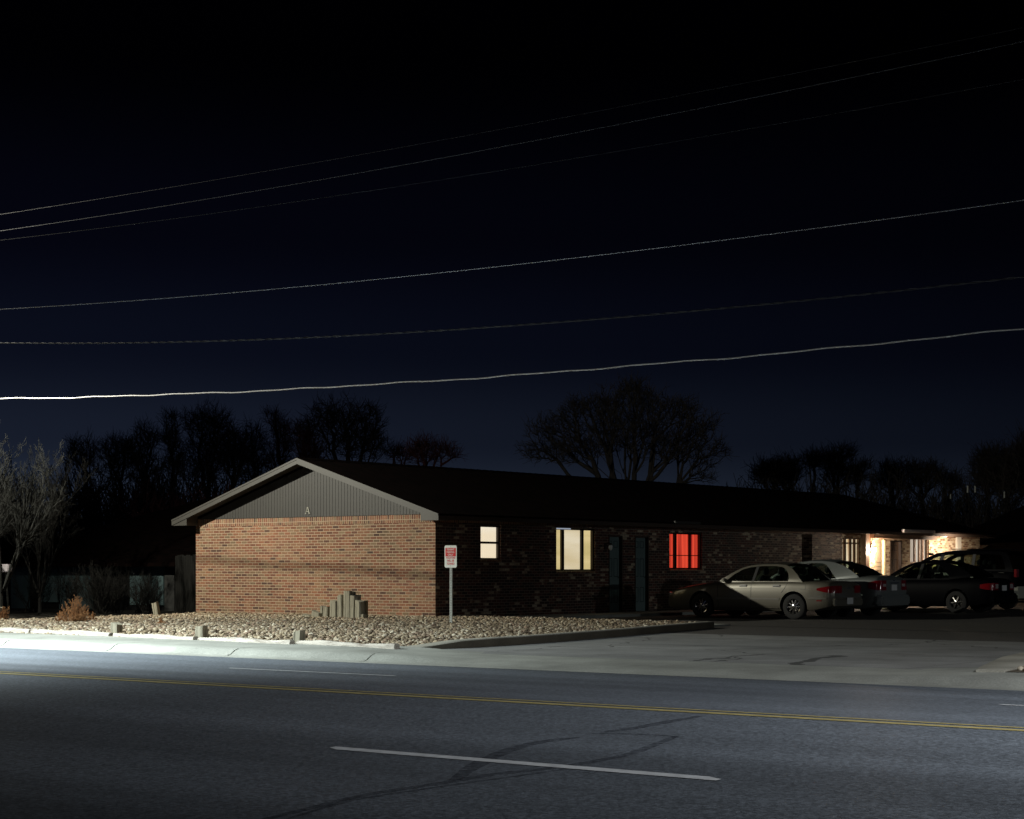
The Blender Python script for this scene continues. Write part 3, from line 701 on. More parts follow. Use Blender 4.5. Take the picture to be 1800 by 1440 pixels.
def cloud_tree(px0, d, blobs, N, bark, label, seed, base=-.1, trunk_r=.2, stems=1, name='bare_tree', twig=.011, lift=.6, tw=4, tl=.62, zl0=0, pw=.42):
    """blobs: (px, py, rx, ry) crown clumps; the crown is grown as branches joining points spread through their volume"""
    N = int(N*.62); rng = np.random.default_rng(seed); k = F/d; bx, by_, _ = atD(px0, 1000, d)
    P = []; wts = np.array([b[2]*b[3] for b in blobs], float); wts /= wts.sum()
    for i in rng.choice(len(blobs), N, p=wts):
        cx, cy, rx, ry = blobs[i]; rx *= 1.18 if N < 1400 else 1; v = rng.normal(size=3); v /= np.linalg.norm(v); r = rng.uniform(.05, 1)**.45*max(.6, rng.normal(1, .19))
        P.append(((cx-px0)/k+v[0]*r*rx/k, v[1]*r*max(rx, ry)*.9/k, EYE+(1000-cy)/k-base+v[2]*r*ry/k))
    P = np.array(P); P = P[P[:, 2] > .8]
    zlow = zl0 or max(1.0, float(np.percentile(P[:, 2], 6))*.6); nodes = [np.array([0, 0, -.4])]; par = [-1]; pl = [0.0]
    for sN in range(stems if stems == 1 else 0):
        ang = rng.uniform(0, 6.28); lean = rng.uniform(.05, .28)*(stems > 1); prev = 0
        for j in range(1, 6):
            t = j/5; q = np.array([math.cos(ang)*lean*zlow*t+rng.normal()*.05, math.sin(ang)*lean*zlow*t+rng.normal()*.05, zlow*t])
            nodes.append(q); par.append(prev); pl.append(pl[prev]+float(np.linalg.norm(q-nodes[prev]))); prev = len(nodes)-1
    hub = len(nodes)-1 if stems == 1 else 0
    for (cx, cy, rx, ry) in blobs:
        T = np.array([(cx-px0)/k, rng.normal()*max(rx, ry)/k*.5, EYE+(1000-cy)/k-base]); S0 = nodes[hub] if stems == 1 else np.array([0, 0, zlow*.4]); prev = hub; m_ = 7; e1 = rng.uniform(1.7, 2.4) if stems > 2 else rng.uniform(1.3, 1.7)
        if T[2] < S0[2]+.3: continue
        for j in range(1, m_+1):
            t = j/m_; q = np.array([S0[0]+(T[0]-S0[0])*t**e1, S0[1]+(T[1]-S0[1])*t**e1, S0[2]+(T[2]-S0[2])*(1-(1-t)**1.25)])+rng.normal(size=3)*.035*np.linalg.norm(T-S0)*min(1, t*2)*.6
            nodes.append(q); par.append(prev); pl.append(pl[prev]+float(np.linalg.norm(q-nodes[prev]))); prev = len(nodes)-1
    top = nodes[-1]; order = np.argsort(np.linalg.norm(P-np.array([0, 0, zlow*.8]), axis=1))
    n0 = len(nodes); nt = 6 if stems == 1 else n0; A = np.zeros((len(P)+n0, 3)); A[:n0] = nodes; L = np.zeros(len(P)+n0); L[:n0] = pl; n = n0
    for i in order:
        p = P[i]; D = np.linalg.norm(A[:n]-p, axis=1); c = D+pw*L[:n]+lift*np.maximum(0, A[:n, 2]-p[2]); c[0:2] += 9
        j = int(np.argmin(c)); A[n] = p; par.append(j); L[n] = L[j]+D[j]; n += 1
    # thicken towards the base
    R_ = np.zeros(n); ch = [[] for _ in range(n)]
    for i in range(n-1, 0, -1): ch[par[i]].append(i)
    for i in range(n-1, -1, -1): R_[i] = max(twig, (sum(R_[c]**2.1 for c in ch[i]))**(1/2.1))
    f_ = trunk_r*.75*(1.3 if stems > 1 else 1)/R_[0]; R_ = np.where(R_ > twig*1.3, twig+(R_-twig)*f_, R_)
    mt, mc = MB(), MB()
    for i in range(1, n):
        j = par[i]; a, b2 = A[j], A[i]; ra, rb = min(R_[j], R_[i]*1.35), R_[i]; mid = (a+b2)/2+rng.normal(size=3)*.05*np.linalg.norm(b2-a)+np.array([0, 0, -.05*np.linalg.norm(b2-a)])
        (mt if i < nt else mc).tube([a, mid, b2], [ra, (ra+rb)/2, rb], k=7 if i < n0 else (5 if rb > .04 else 3), caps=False)
        if i >= n0:
            dd = (b2-a)/(np.linalg.norm(b2-a)+1e-6)
            for q in range(tw):
                s0 = b2 if q else mid; v = dd*.7+rng.normal(size=3)*.55+np.array([0, 0, .25]); v /= np.linalg.norm(v); l = tl*rng.uniform(.5, 1.2)
                m1 = s0+v*l*.5; v2 = v+rng.normal(size=3)*.35+np.array([0, 0, .15]); v2 /= np.linalg.norm(v2)
                mc.tube([s0, m1, m1+v2*l*.5], [twig*.9, twig*.8, twig*.55], k=3, caps=False)
    t = thing(name, label, 'tree', (bx, by_, base), YAW, TG)
    mt.build('trunk', bark, t, smooth=True); mc.build('crown', bark, t); return t
CT = cloud_tree
CT(163, 92, [(143, 790, 22, 20), (150, 812, 20, 20), (128, 800, 10, 10)], 260, M_bark, 'leaning bare tree standing apart at the left end of the tree row', 1, trunk_r=.16)
CT(212, 98, [(200, 792, 26, 24), (222, 800, 24, 28), (205, 830, 30, 26)], 560, M_bark, 'rounded bare tree between the leaning one and the first tufted crown', 2)
CT(252, 95, [(253, 760, 16, 15), (268, 775, 14, 16), (245, 790, 22, 24), (256, 825, 24, 28)], 480, M_bark, 'small tufted crown left of the tall narrow tree', 3)
CT(303, 94, [(303, 738, 15, 15), (300, 770, 14, 26), (308, 815, 16, 32)], 420, M_bark, 'tall narrow bare tree with a tufted top, left of the densest crown', 4)
CT(362, 97, [(350, 745, 26, 24), (382, 745, 24, 24), (365, 785, 40, 40), (360, 830, 36, 36)], 1150, M_bark, 'dense dark bare crown, broadest of the row left of the gable', 5)
CT(408, 93, [(412, 775, 22, 24), (402, 805, 28, 30), (428, 800, 14, 20)], 520, M_bark, 'lower bare tree leaning out right of the densest crown', 6)
CT(450, 99, [(446, 765, 16, 22), (458, 800, 24, 34), (440, 830, 26, 26)], 480, M_bark, 'thin bare tree in the gap left of the twisted one', 7)
CT(492, 96, [(478, 735, 15, 11), (492, 752, 18, 18), (500, 780, 20, 30), (486, 820, 24, 26)], 470, M_barkred, 'twisted reddish bare tree just left of the gable peak', 8)
CT(538, 92, [(536, 765, 20, 26), (545, 800, 24, 32)], 480, M_barkred, 'reddish bare tree directly behind the gable peak', 9)
CT(606, 90, [(572, 735, 32, 32), (608, 745, 38, 44), (650, 740, 22, 36), (625, 785, 46, 32), (660, 775, 18, 30)], 1100, M_bark, 'upright fan shaped bare tree behind the ridge right of the gable peak', 10, lift=1.2, stems=2, tw=4, tl=.55, zl0=2.2)
CT(704, 92, [(692, 798, 15, 10), (712, 800, 18, 14)], 130, M_barkred, 'small reddish bush like tree right of the fan shaped one', 11, trunk_r=.12)
CT(750, 88, [(742, 785, 20, 12), (728, 795, 22, 9), (775, 792, 24, 12), (796, 800, 12, 8), (750, 805, 22, 12)], 300, M_barkred, 'low spreading reddish tree with drooping limbs behind the ridge', 12, trunk_r=.2, lift=.2)
CT(1108, 80, [(1112, 690, 34, 28), (1075, 715, 40, 34), (1150, 720, 44, 36), (1020, 712, 24, 22), (1000, 735, 34, 28), (960, 755, 34, 22), (1200, 720, 30, 24), (1225, 750, 38, 28), (1100, 760, 90, 42), (1010, 785, 60, 32), (945, 795, 30, 18), (1190, 785, 66, 34), (1262, 790, 22, 16), (1235, 825, 26, 26)], 3000, M_bark, 'largest bare tree, broad many stemmed crown rising over the middle of the long roof', 13, trunk_r=.30, stems=5, name='spreading_tree', tw=4, tl=.42, twig=.0105, lift=.4, zl0=1.6, pw=.6)
CT(1352, 100, [(1346, 832, 24, 22), (1368, 830, 22, 22)], 560, M_bark, 'low rounded tree right of the largest one, its left half', 14)
CT(1390, 98, [(1386, 824, 22, 20), (1376, 846, 22, 14)], 440, M_bark, 'low rounded tree right of the largest one, its right half', 15)
CT(1431, 96, [(1424, 812, 14, 13), (1436, 808, 13, 14)], 200, M_bark, 'slim tree with open trunk between two fuller crowns on the right', 16, trunk_r=.12)
CT(1470, 97, [(1486, 800, 18, 14), (1462, 812, 20, 18), (1478, 835, 30, 20)], 560, M_bark, 'taller rounded tree above the lit end of the building', 17)
CT(1506, 95, [(1520, 820, 14, 8), (1506, 836, 16, 16)], 180, M_bark, 'small crooked tree leaning right above the lit end', 18, trunk_r=.12)
CT(1568, 100, [(1570, 826, 20, 14), (1566, 846, 26, 18)], 480, M_bark, 'dark rounded tree above the hip end of the roof', 19)
CT(1622, 99, [(1608, 824, 14, 12), (1634, 828, 18, 14), (1620, 848, 30, 16)], 460, M_bark, 'ragged tree right of the dark rounded one', 20)
CT(1660, 97, [(1662, 842, 20, 14), (1676, 852, 14, 10)], 220, M_bark, 'thin low tree left of the far rooftop pipes', 21)
CT(1736, 95, [(1732, 808, 20, 20), (1738, 840, 26, 26)], 520, M_bark, 'dark tree left of the large one at the right edge', 22)
CT(1770, 92, [(1768, 808, 26, 22), (1760, 840, 40, 30)], 900, M_bark, 'large dark tree near the right picture edge', 23)
CT(1808, 88, [(1806, 800, 26, 34), (1800, 840, 34, 34)], 900, M_bark, 'dark tree cut by the right picture edge', 24)

# pale small tree by the left edge, caught by the street lamp
segsB = []
for k in range(5):
    a = 1.3*k; segsB += branches(seed=200+k, L=3.2, r=.045, levels=4, nch=[9, 7, 5, 4], spread=[.5, .5, .5, .6], ratio=[.5, .55, .5, .5], up=.05, wob=.12, start=.2, minr=.0036,
                                root=(.1*math.cos(a), .1*math.sin(a), .8), d0=(.45*math.cos(a), .45*math.sin(a), 1))
segsB.append(([Vector((.05, 0, -.3)), Vector((0, 0, .4)), Vector((0, 0, .9))], [.09, .075, .065], 0))
mB = tree_meshes(segsB, 'trunk', 'crown', M_barkpale)
x, y, z = atD(8, 738, 47)
zb = np.empty(len(mB[1].vertices)*3, np.float32); mB[1].vertices.foreach_get('co', zb); hB = float(np.percentile(zb.reshape(-1, 3)[:, 2], 99.8))
place_tree(mB, (x-.15, y, 0), (z)/hB*.85, .5, 'pale lamp lit bare tree at the left picture edge', None, 'pale_tree', sz=z/hB)
x, y, z = atD(70, 800, 52)
mBd = [m_.copy() for m_ in mB]
for m_ in mBd: m_.materials[0] = M_shrub
place_tree(mBd, (x, y, 0), z/hB*.8, 2.5, 'darker bare tree half hidden right of the pale one', None, 'yard_tree', sz=z/hB)
x, y, z = atD(-60, 800, 50)
place_tree(mBd, (x, y, 0), z/hB, 1.5, 'bare tree reaching in from beyond the left edge', None, 'yard_tree', sz=z/hB)

# thicket: undergrowth mass behind everything on the left and right
def thicket(name, spots, seed, mat, label):
    m = MB(); rg = random.Random(seed)
    for (px, top, d) in spots:
        x, y, z = atD(px, top, d)
        for k in range(26):
            bx_, by_ = x+rg.uniform(-1.6, 1.6), y+rg.uniform(-2, 2)
            h = z*rg.uniform(.55, 1.05)
            for pts_, rr, lv in branches(seed=rg.randrange(10**6), L=h*.8, r=.035, levels=2, nch=[7, 5], spread=[.45, .6], ratio=[.35, .5], root=(bx_, by_, -.2), wob=.08, up=.05, start=.2, minr=.014, segs=4):
                m.tube(pts_, rr, k=3, caps=False)
    o = m.build(name, mat); return tag(o, label, 'undergrowth', kind='stuff')
thicket('undergrowth', [(px, (818 if px < 470 else 845)+random.uniform(-20, 16), 84+random.uniform(-3, 3)) for px in range(-40, 700, 22)], 4, M_bark, 'dark mass of bare undergrowth behind the low roofs on the left')
thicket('reddish_undergrowth', [(px, 862+random.uniform(-12, 12), 76+random.uniform(-3, 3)) for px in range(285, 480, 20)], 5, M_barkred, 'reddish upright twigs behind the left slope of the gable roof')
thicket('far_undergrowth', [(px, 834+random.uniform(-12, 12), 88+random.uniform(-3, 3)) for px in range(1320, 1830, 24)], 6, M_bark, 'dark bare undergrowth behind the hip end of the roof')

# dry bushes
def bush(px, py, h, w, seed, label, n=26):
    n = int(n*1.5)
    b = G(px, py, .15); t = thing('dry_bush', label, 'bush', (b[0], b[1], .13), 0)
    rg = random.Random(seed); ms = MB(); ml = MB()
    for k in range(n):
        a = rg.uniform(0, 6.283); tilt = rg.uniform(0, 1)**.7*.95; hh = h*(1.0-.62*tilt)*rg.uniform(.8, 1.05)
        rr0 = w*.18*tilt
        for pts, rr, lv in branches(seed=rg.randrange(10**6), L=hh, r=.006, levels=2, nch=[10, 5], spread=[.6, .7], ratio=[.17, .5], root=(math.cos(a)*rr0, math.sin(a)*rr0, 0),
                                    d0=(math.cos(a)*math.sin(tilt)*w/h, math.sin(a)*math.sin(tilt)*w/h, 1), wob=.14, up=.06, start=.1, minr=.0016, segs=5):
            ms.tube(pts, rr, k=3, caps=False)
            if lv >= 1:
                for q in range(6 if lv == 2 else 9):
                    i = rg.randrange(len(pts)-1); c = pts[i].lerp(pts[i+1], rg.random())
                    d1 = Vector((rg.gauss(0, 1), rg.gauss(0, 1), rg.gauss(.5, 1))).normalized()*rg.uniform(.008, .020); d2 = d1.orthogonal().normalized()*.0028
                    ml.poly([c-d2, c+d2, c+d1])
    ms.build('stems', M_twig, t); ml.build('leaves', M_bush, t)
bush(131, 1098, .64, .72, 1, 'largest dry orange brown bush on the gravel near the left edge', 46)
bush(163, 1096, .26, .30, 2, 'low dry tuft against the right side of the largest bush', 12)
bush(107, 1096, .30, .26, 5, 'low dry tuft against the left side of the largest bush', 12)
bush(284, 1102, .22, .22, 3, 'little dry russet bush on the gravel below the leaning post', 14)
bush(4, 1090, .40, .40, 4, 'dry bush at the far left edge behind the gravel', 14)

# ------------------------------------------------------------------ parking sign
SP = G(792.5, 1101, .155)
sign = thing('parking_sign', 'red and white sign on a perforated post at the corner of the gravel bed', 'sign', (SP[0], SP[1], .14), R(4))
m = MB(); PH = 1.62
for k in range(int(PH/.0508)):       # perforated U-channel: web with holes left open between rungs, plus two flanges
    z0 = k*.0508
    m.box(-.016, -.0075, -.002, .002, z0, z0+.0508); m.box(.0075, .016, -.002, .002, z0, z0+.0508); m.box(-.0075, .0075, -.002, .002, z0, z0+.024)
m.box(-.030, -.016, .000, .018, 0, PH-.01); m.box(.016, .030, .000, .018, 0, PH-.01)
m.build('post', M_galv, sign)
zb_ = atY(792, 998, SP[1])[2]-.14; zt_ = zb_+.457; W2 = .1525
m = MB(); k = 8; rad = .035; pts = []
for cx, cz, a0 in ((W2-rad, zt_-rad, 0), (-W2+rad, zt_-rad, 90), (-W2+rad, zb_+rad, 180), (W2-rad, zb_+rad, 270)):
    for j in range(k+1):
        a = R(a0+90*j/k); pts.append((cx+rad*math.cos(a), cz+rad*math.sin(a)))
m.poly([(x, -.008, z) for x, z in pts]); m.poly([(x, -.005, z) for x, z in pts][::-1])
for i in range(len(pts)):
    a, b = pts[i], pts[(i+1) % len(pts)]; m.quad((a[0], -.008, a[1]), (a[0], -.005, a[1]), (b[0], -.005, b[1]), (b[0], -.008, b[1]))
plate = m.build('sign_plate', M_signwhite, sign)
m = MB(); m.box(-W2+.022, W2-.022, -.0105, -.0079, zt_-.225, zt_-.052); m.build('red_panel', M_signred, plate)
def text_mesh(s, size, mat, parent, loc, name, bold=.012, sx_=1.0):
    cu = bpy.data.curves.new(name, 'FONT'); cu.body = s; cu.size = size; cu.align_x = 'CENTER'; cu.offset = bold*size; cu.extrude = .0006; cu.resolution_u = 3
    o = bpy.data.objects.new(name, cu); col.objects.link(o); bpy.context.view_layer.update()
    me = bpy.data.meshes.new_from_object(o.evaluated_get(bpy.context.evaluated_depsgraph_get())); bpy.data.objects.remove(o)
    me.materials.clear(); me.materials.append(mat)
    ob = bpy.data.objects.new(name, me); col.objects.link(ob); ob.parent = parent; ob.location = loc; ob.rotation_euler = (R(90), 0, 0); ob.scale = (sx_, 1, 1)
    return ob
for i, (s, sz, zz_, mt, sxx) in enumerate([('TENANT', .058, zt_-.104, M_signwhite, .88), ('PARKING', .058, zt_-.158, M_signwhite, .80), ('ONLY', .058, zt_-.212, M_signwhite, .9),
                                      ('VIOLATORS', .052, zt_-.272, M_signred, .84), ('WILL BE', .058, zt_-.334, M_signred, .86), ('TOWED', .058, zt_-.396, M_signred, .9)]):
    text_mesh(s, sz, mt, plate, (0, -.0115 if mt is M_signwhite else -.0095, zz_), 'lettering', .004 if mt is M_signwhite else .02, sxx)
m = MB()
for zz_ in (zt_-.03, zb_+.035): m = MB(); m.tube([(0, -.014, zz_), (0, -.008, zz_)], .008, k=8); m.build('bolt', M_galv, plate)

# ------------------------------------------------------------------ the long brick building
XW, YW = -28.36, 33.70; XL = -36.70; YE = 65.4; XR = (XW+XL)/2; ZT = 2.64
house = thing('brick_building', 'long low brick apartment building with a taupe gable facing the street', 'building', (XR, YW, 0))
house_loc = Vector((XR, YW, 0))
def HB(m, *a, **k):      # meshes are written in world coordinates, then moved under the building's Empty
    par = k.pop('parent', house)
    for i, v in enumerate(m.v): m.v[i] = (v[0]-0, v[1], v[2])
    o = m.build(*a, **k); o.parent = par
    o.matrix_parent_inverse = Matrix.Identity(4)
    # shift mesh data into the Empty's frame
    if par is house: o.data.transform(Matrix.Translation(-house_loc))
    else: o.data.transform(Matrix.Translation(-house_loc))
    return o
def wall_x(m, X, y0, y1, z0, z1, holes, depth, mi=0):
    ys = sorted({y0, y1} | {h[0] for h in holes} | {h[1] for h in holes}); zs = sorted({z0, z1} | {h[2] for h in holes} | {h[3] for h in holes})
    for i in range(len(ys)-1):
        for j in range(len(zs)-1):
            cy, cz = (ys[i]+ys[i+1])/2, (zs[j]+zs[j+1])/2
            if any(h[0] < cy < h[1] and h[2] < cz < h[3] for h in holes): continue
            m.quad((X, ys[i], zs[j]), (X, ys[i+1], zs[j]), (X, ys[i+1], zs[j+1]), (X, ys[i], zs[j+1]), mi)
    for (a, b, c, d) in holes:
        m.quad((X, a, c), (X-depth, a, c), (X-depth, a, d), (X, a, d), mi); m.quad((X, b, c), (X, b, d), (X-depth, b, d), (X-depth, b, c), mi)
        m.quad((X, a, c), (X, b, c), (X-depth, b, c), (X-depth, a, c), mi); m.quad((X, a, d), (X-depth, a, d), (X-depth, b, d), (X, b, d), mi)
wy = lambda px: atX(px, 1000, XW)[1]
wz = lambda px, py: atX(px, py, XW)[2]
W1 = (wy(845), wy(880.5), wz(846, 984), wz(846, 923)); W2_ = (wy(978), wy(1046), wz(980, 1004), wz(980, 928))
W3 = (wy(1177), wy(1234), wz(1180, 1001), wz(1180, 936))
D1 = (wy(1070), wy(1094), .16, 2.24); D2 = (wy(1116), wy(1140), .16, 2.24)
SD = (wy(1481), wy(1513), .16, 2.36); D3 = (wy(1564.5), wy(1584), .16, 2.3); W4 = (wy(1600), wy(1633), wz(1615, 990), wz(1615, 945)); SH = (wy(1537.5), wy(1556), .16, 2.32)
holes = [W1, W2_, W3, D1, D2, SD, D3, W4, SH]
m = MB(); zsold = ZT-.19
m.quad((XL, YW, 0), (XW, YW, 0), (XW, YW, zsold), (XL, YW, zsold))
m.quad((XL, YE, 0), (XL, YW, 0), (XL, YW, ZT), (XL, YE, ZT)); m.quad((XL, YE, 0), (XW, YE, 0), (XW, YE, ZT), (XL, YE, ZT))
HB(m, 'brick_wall', M_brick, uv=True)
YS = wy(1479.5)
YM = wy(1335)
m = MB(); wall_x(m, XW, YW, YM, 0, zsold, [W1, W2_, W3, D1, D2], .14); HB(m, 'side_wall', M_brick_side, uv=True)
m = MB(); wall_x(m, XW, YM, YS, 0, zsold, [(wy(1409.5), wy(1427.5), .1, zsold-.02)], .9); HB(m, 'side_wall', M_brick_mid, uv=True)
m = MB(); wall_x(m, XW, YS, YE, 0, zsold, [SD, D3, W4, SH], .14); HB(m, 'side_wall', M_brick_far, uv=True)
m = MB(); e = .003
m.quad((XL, YW-e, zsold), (XW+e, YW-e, zsold), (XW+e, YW-e, ZT+.02), (XL, YW-e, ZT+.02)); m.quad((XW+e, YW-e, zsold), (XW+e, YE, zsold), (XW+e, YE, ZT+.02), (XW+e, YW-e, ZT+.02))
HB(m, 'soldier_course', M_soldier, uv=True)
# gable siding of grooved boards
OV = .42; EX = .46; ZR = 4.12; SL = (ZR-2.64)/(XW+EX-XR)   # roof top surface: z = ZR - SL*|x-XR|
TH = .17
m = MB(); gw = .102; n = int((XW-XL)/gw)+1; yb = YW-.02
for i in range(n):
    a = max(XL, XL+i*gw+.0055); b = min(XW, XL+(i+1)*gw-.0055)
    if b <= a: continue
    za = ZR-TH-SL*abs(a-XR); zb2 = ZR-TH-SL*abs(b-XR)
    if max(za, zb2) < ZT+.02: continue
    P = [(a, yb, ZT+.004), (b, yb, ZT+.004), (b, yb, max(ZT+.004, zb2)), (a, yb, max(ZT+.004, za))]
    if a < XR < b: P.insert(3, (XR, yb, ZR-TH))
    m.poly(P)
    m.quad((a, yb, ZT+.004), (a, yb, max(ZT+.004, za)), (a-.0055, yb+.009, max(ZT+.004, za)), (a-.0055, yb+.009, ZT+.004)); m.quad((b, yb, ZT+.004), (b+.0055, yb+.009, ZT+.004), (b+.0055, yb+.009, max(ZT+.004, zb2)), (b, yb, max(ZT+.004, zb2)))
m.poly([(XL+.4, yb+.0085, ZT), (XW-.4, yb+.011, ZT), (XR, yb+.011, ZR-TH)])
sid = HB(m, 'gable_siding', M_siding)
# roof slabs with a hip at the far end
YR1 = 62.6; YEE = YE+.45; yf = YW-OV
def ztop(x): return ZR-SL*abs(x-XR)
m = MB(); xl, xr = XL-EX, XW+EX; zl = ztop(xr)
for dz, flip in ((0, 0), (-.05, 1)):
    m.poly([(XR, yf, ZR+dz), (xr, yf, zl+dz), (xr, YEE, zl+dz), (XR, YR1, ZR+dz)]); m.poly([(XR, yf, ZR+dz), (XR, YR1, ZR+dz), (xl, YEE, zl+dz), (xl, yf, zl+dz)])
    m.poly([(xr, YEE, zl+dz), (xl, YEE, zl+dz), (XR, YR1, ZR+dz)])
for a, b in (((xl, yf), (XR, yf)), ((XR, yf), (xr, yf)), ((xr, yf), (xr, YEE)), ((xr, YEE), (xl, YEE)), ((xl, YEE), (xl, yf))):
    za, zb2 = ztop(a[0]), ztop(b[0]); m.quad((a[0], a[1], za), (b[0], b[1], zb2), (b[0], b[1], zb2-.05), (a[0], a[1], za-.05))
roof = HB(m, 'roof', M_shingle, uv=True)
m = MB()
for i in range(96):   # ridge caps
    y0 = yf+i*.3
    if y0+.32 > YR1: break
    m.poly([(XR-.15, y0, ztop(XR-.15)+.012), (XR, y0, ZR+.022), (XR, y0+.33, ZR+.012), (XR-.15, y0+.33, ztop(XR-.15)+.004)]); m.poly([(XR+.15, y0, ztop(XR+.15)+.012), (XR+.15, y0+.33, ztop(XR+.15)+.004), (XR, y0+.33, ZR+.012), (XR, y0, ZR+.022)])
HB(m, 'ridge_caps', M_shingle, uv=True)
# barge boards (two planks: a wide one and a narrower one proud of it), cornice returns, soffits, fascia
m = MB()
for s in (-1, 1):
    xe = XR+s*(XW+EX-XR)
    def prism(yA, yB, top, bot):
        q = [(XR, ztop(XR)-top), (xe, ztop(xe)-top), (xe, ztop(xe)-bot), (XR, ztop(XR)-bot)]
        m.hexa([(q[3][0], yA, q[3][1]), (q[2][0], yA, q[2][1]), (q[2][0], yB, q[2][1]), (q[3][0], yB, q[3][1]), (q[0][0], yA, q[0][1]), (q[1][0], yA, q[1][1]), (q[1][0], yB, q[1][1]), (q[0][0], yB, q[0][1])])
    prism(yf-.022, yf-.002, .012, .155); prism(yf-.034, yf-.0225, .004, .05)
HB(m, 'barge_board', M_trim)
m = MB()
for s in (-1, 1):
    xe = XR+s*(XW+EX-XR); xi = XR+s*(XW-XR)-s*.10; ze = ztop(xe)
    # boxed return, closing the eave end
    P = [(xe, ze-.155), (xe, ze-.155), (xi, ze-.155), (xi, ztop(xi)-.155)]
    m.hexa([(xe, yf-.002, ze-.16), (xi, yf-.002, ze-.16), (xi, YW-.03, ze-.16), (xe, YW-.03, ze-.16), (xe, yf-.002, ze-.06), (xi, yf-.002, ztop(xi)-.06), (xi, YW-.03, ztop(xi)-.06), (xe, YW-.03, ze-.06)])
    HB(m, 'cornice_return', M_trim); m = MB()
m = MB()
for s in (-1, 1):
    xe = XR+s*(XW+EX-XR)-s*.58
    q = [(XR, ztop(XR)-.10), (xe, ztop(xe)-.10)]
    m.quad((q[0][0], yf, q[0][1]), (q[1][0], yf, q[1][1]), (q[1][0], YW-.01, q[1][1]), (q[0][0], YW-.01, q[0][1]))
ze = ztop(XW+EX)
m.quad((XW, YW-.03, ze-.13), (XW+EX-.02, YW-.03, ze-.13), (XW+EX-.02, YEE, ze-.13), (XW, YEE, ze-.13))
HB(m, 'soffit', M_soffit)
m = MB(); m.box(XW+EX-.02, XW+EX+.002, yf+.01, YEE, ze-.15, ze-.052); m.box(XW+EX-.02-.01, XL-EX, YEE-.02, YEE+.002, ze-.15, ze-.052); HB(m, 'fascia', plain('dark_fascia', (.05, .032, .022), .6, noise=.1))
m = MB(); gy0, gy1 = wy(1563), wy(1618.5)
m.box(XW+EX+.004, XW+EX+.10, gy0, gy1, ze-.06, ze+.045); HB(m, 'gutter', plain('pale_gutter', (.50, .44, .42), .4, noise=0), bevel=.01)
m = MB(); m.box(XW+EX+.0045, XW+EX+.06, wy(1160), wy(1205), ze-.04, ze+.03); HB(m, 'gutter', M_trim, bevel=.01)
# letter A, serifed, on the siding
L = MB(); lx, _, lz = atY(541, 903.5, YW-.03); hh = .175; yy = YW-.030
def bar(x0, z0, x1, z1, w, yo=0): 
    L.hexa([(lx+x0-w/2, yy-.012-yo, lz+z0), (lx+x0+w/2, yy-.012-yo, lz+z0), (lx+x0+w/2, yy, lz+z0), (lx+x0-w/2, yy, lz+z0), (lx+x1-w/2, yy-.012-yo, lz+z1), (lx+x1+w/2, yy-.012-yo, lz+z1), (lx+x1+w/2, yy, lz+z1), (lx+x1-w/2, yy, lz+z1)])
bar(-.062, .012, -.004, hh, .016); bar(.062, .012, .004, hh, .034, .0005); L.box(lx-.034, lx+.03, yy-.011, yy, lz+.052, lz+.068); L.box(lx-.088, lx-.036, yy-.0115, yy, lz, lz+.013); L.box(lx+.030, lx+.096, yy-.0118, yy, lz, lz+.013)
HB(L, 'letter', M_letter)

# windows, doors
def curtain_mat(name, c1, c2, s, vertical=True, folds=9, streaks=.3, bands=None):
    m, t, p = newmat(name); setc(p, (.03, .03, .03), .8)
    g = N(t, 'ShaderNodeTexCoord'); mp = N(t, 'ShaderNodeMapping'); mp.inputs['Scale'].default_value = (0, folds, .25) if vertical else (0, .2, folds)
    t.links.new(g.outputs['Object'], mp.inputs[0])
    n = N(t, 'ShaderNodeTexNoise'); n.inputs['Scale'].default_value = 1; n.inputs['Detail'].default_value = 3; t.links.new(mp.outputs[0], n.inputs['Vector'])
    r = ramp(t, [(.36, c2), (.62, c1)]); t.links.new(n.outputs[0], r.inputs[0]); t.links.new(r.outputs[0], p.inputs['Emission Color'])
    p.inputs['Emission Strength'].default_value = s
    return m
M_shade1 = curtain_mat('lit_shade', (1, .90, .76), (.98, .80, .58), .98, False, 1.2)
M_shade2 = curtain_mat('lit_cream_shade', (.84, .64, .32), (.62, .48, .20), .92, False, 2.2)
M_redcur = curtain_mat('lit_red_curtain', (1.0, .085, .040), (.30, .009, .008), .9, True, 14)
M_cur4 = curtain_mat('lit_pale_curtain', (.95, .86, .74), (.30, .16, .08), .85, True, 7)
M_sd = curtain_mat('lit_gold_curtain', (1.0, .86, .62), (.62, .36, .15), 1.0, True, 5)
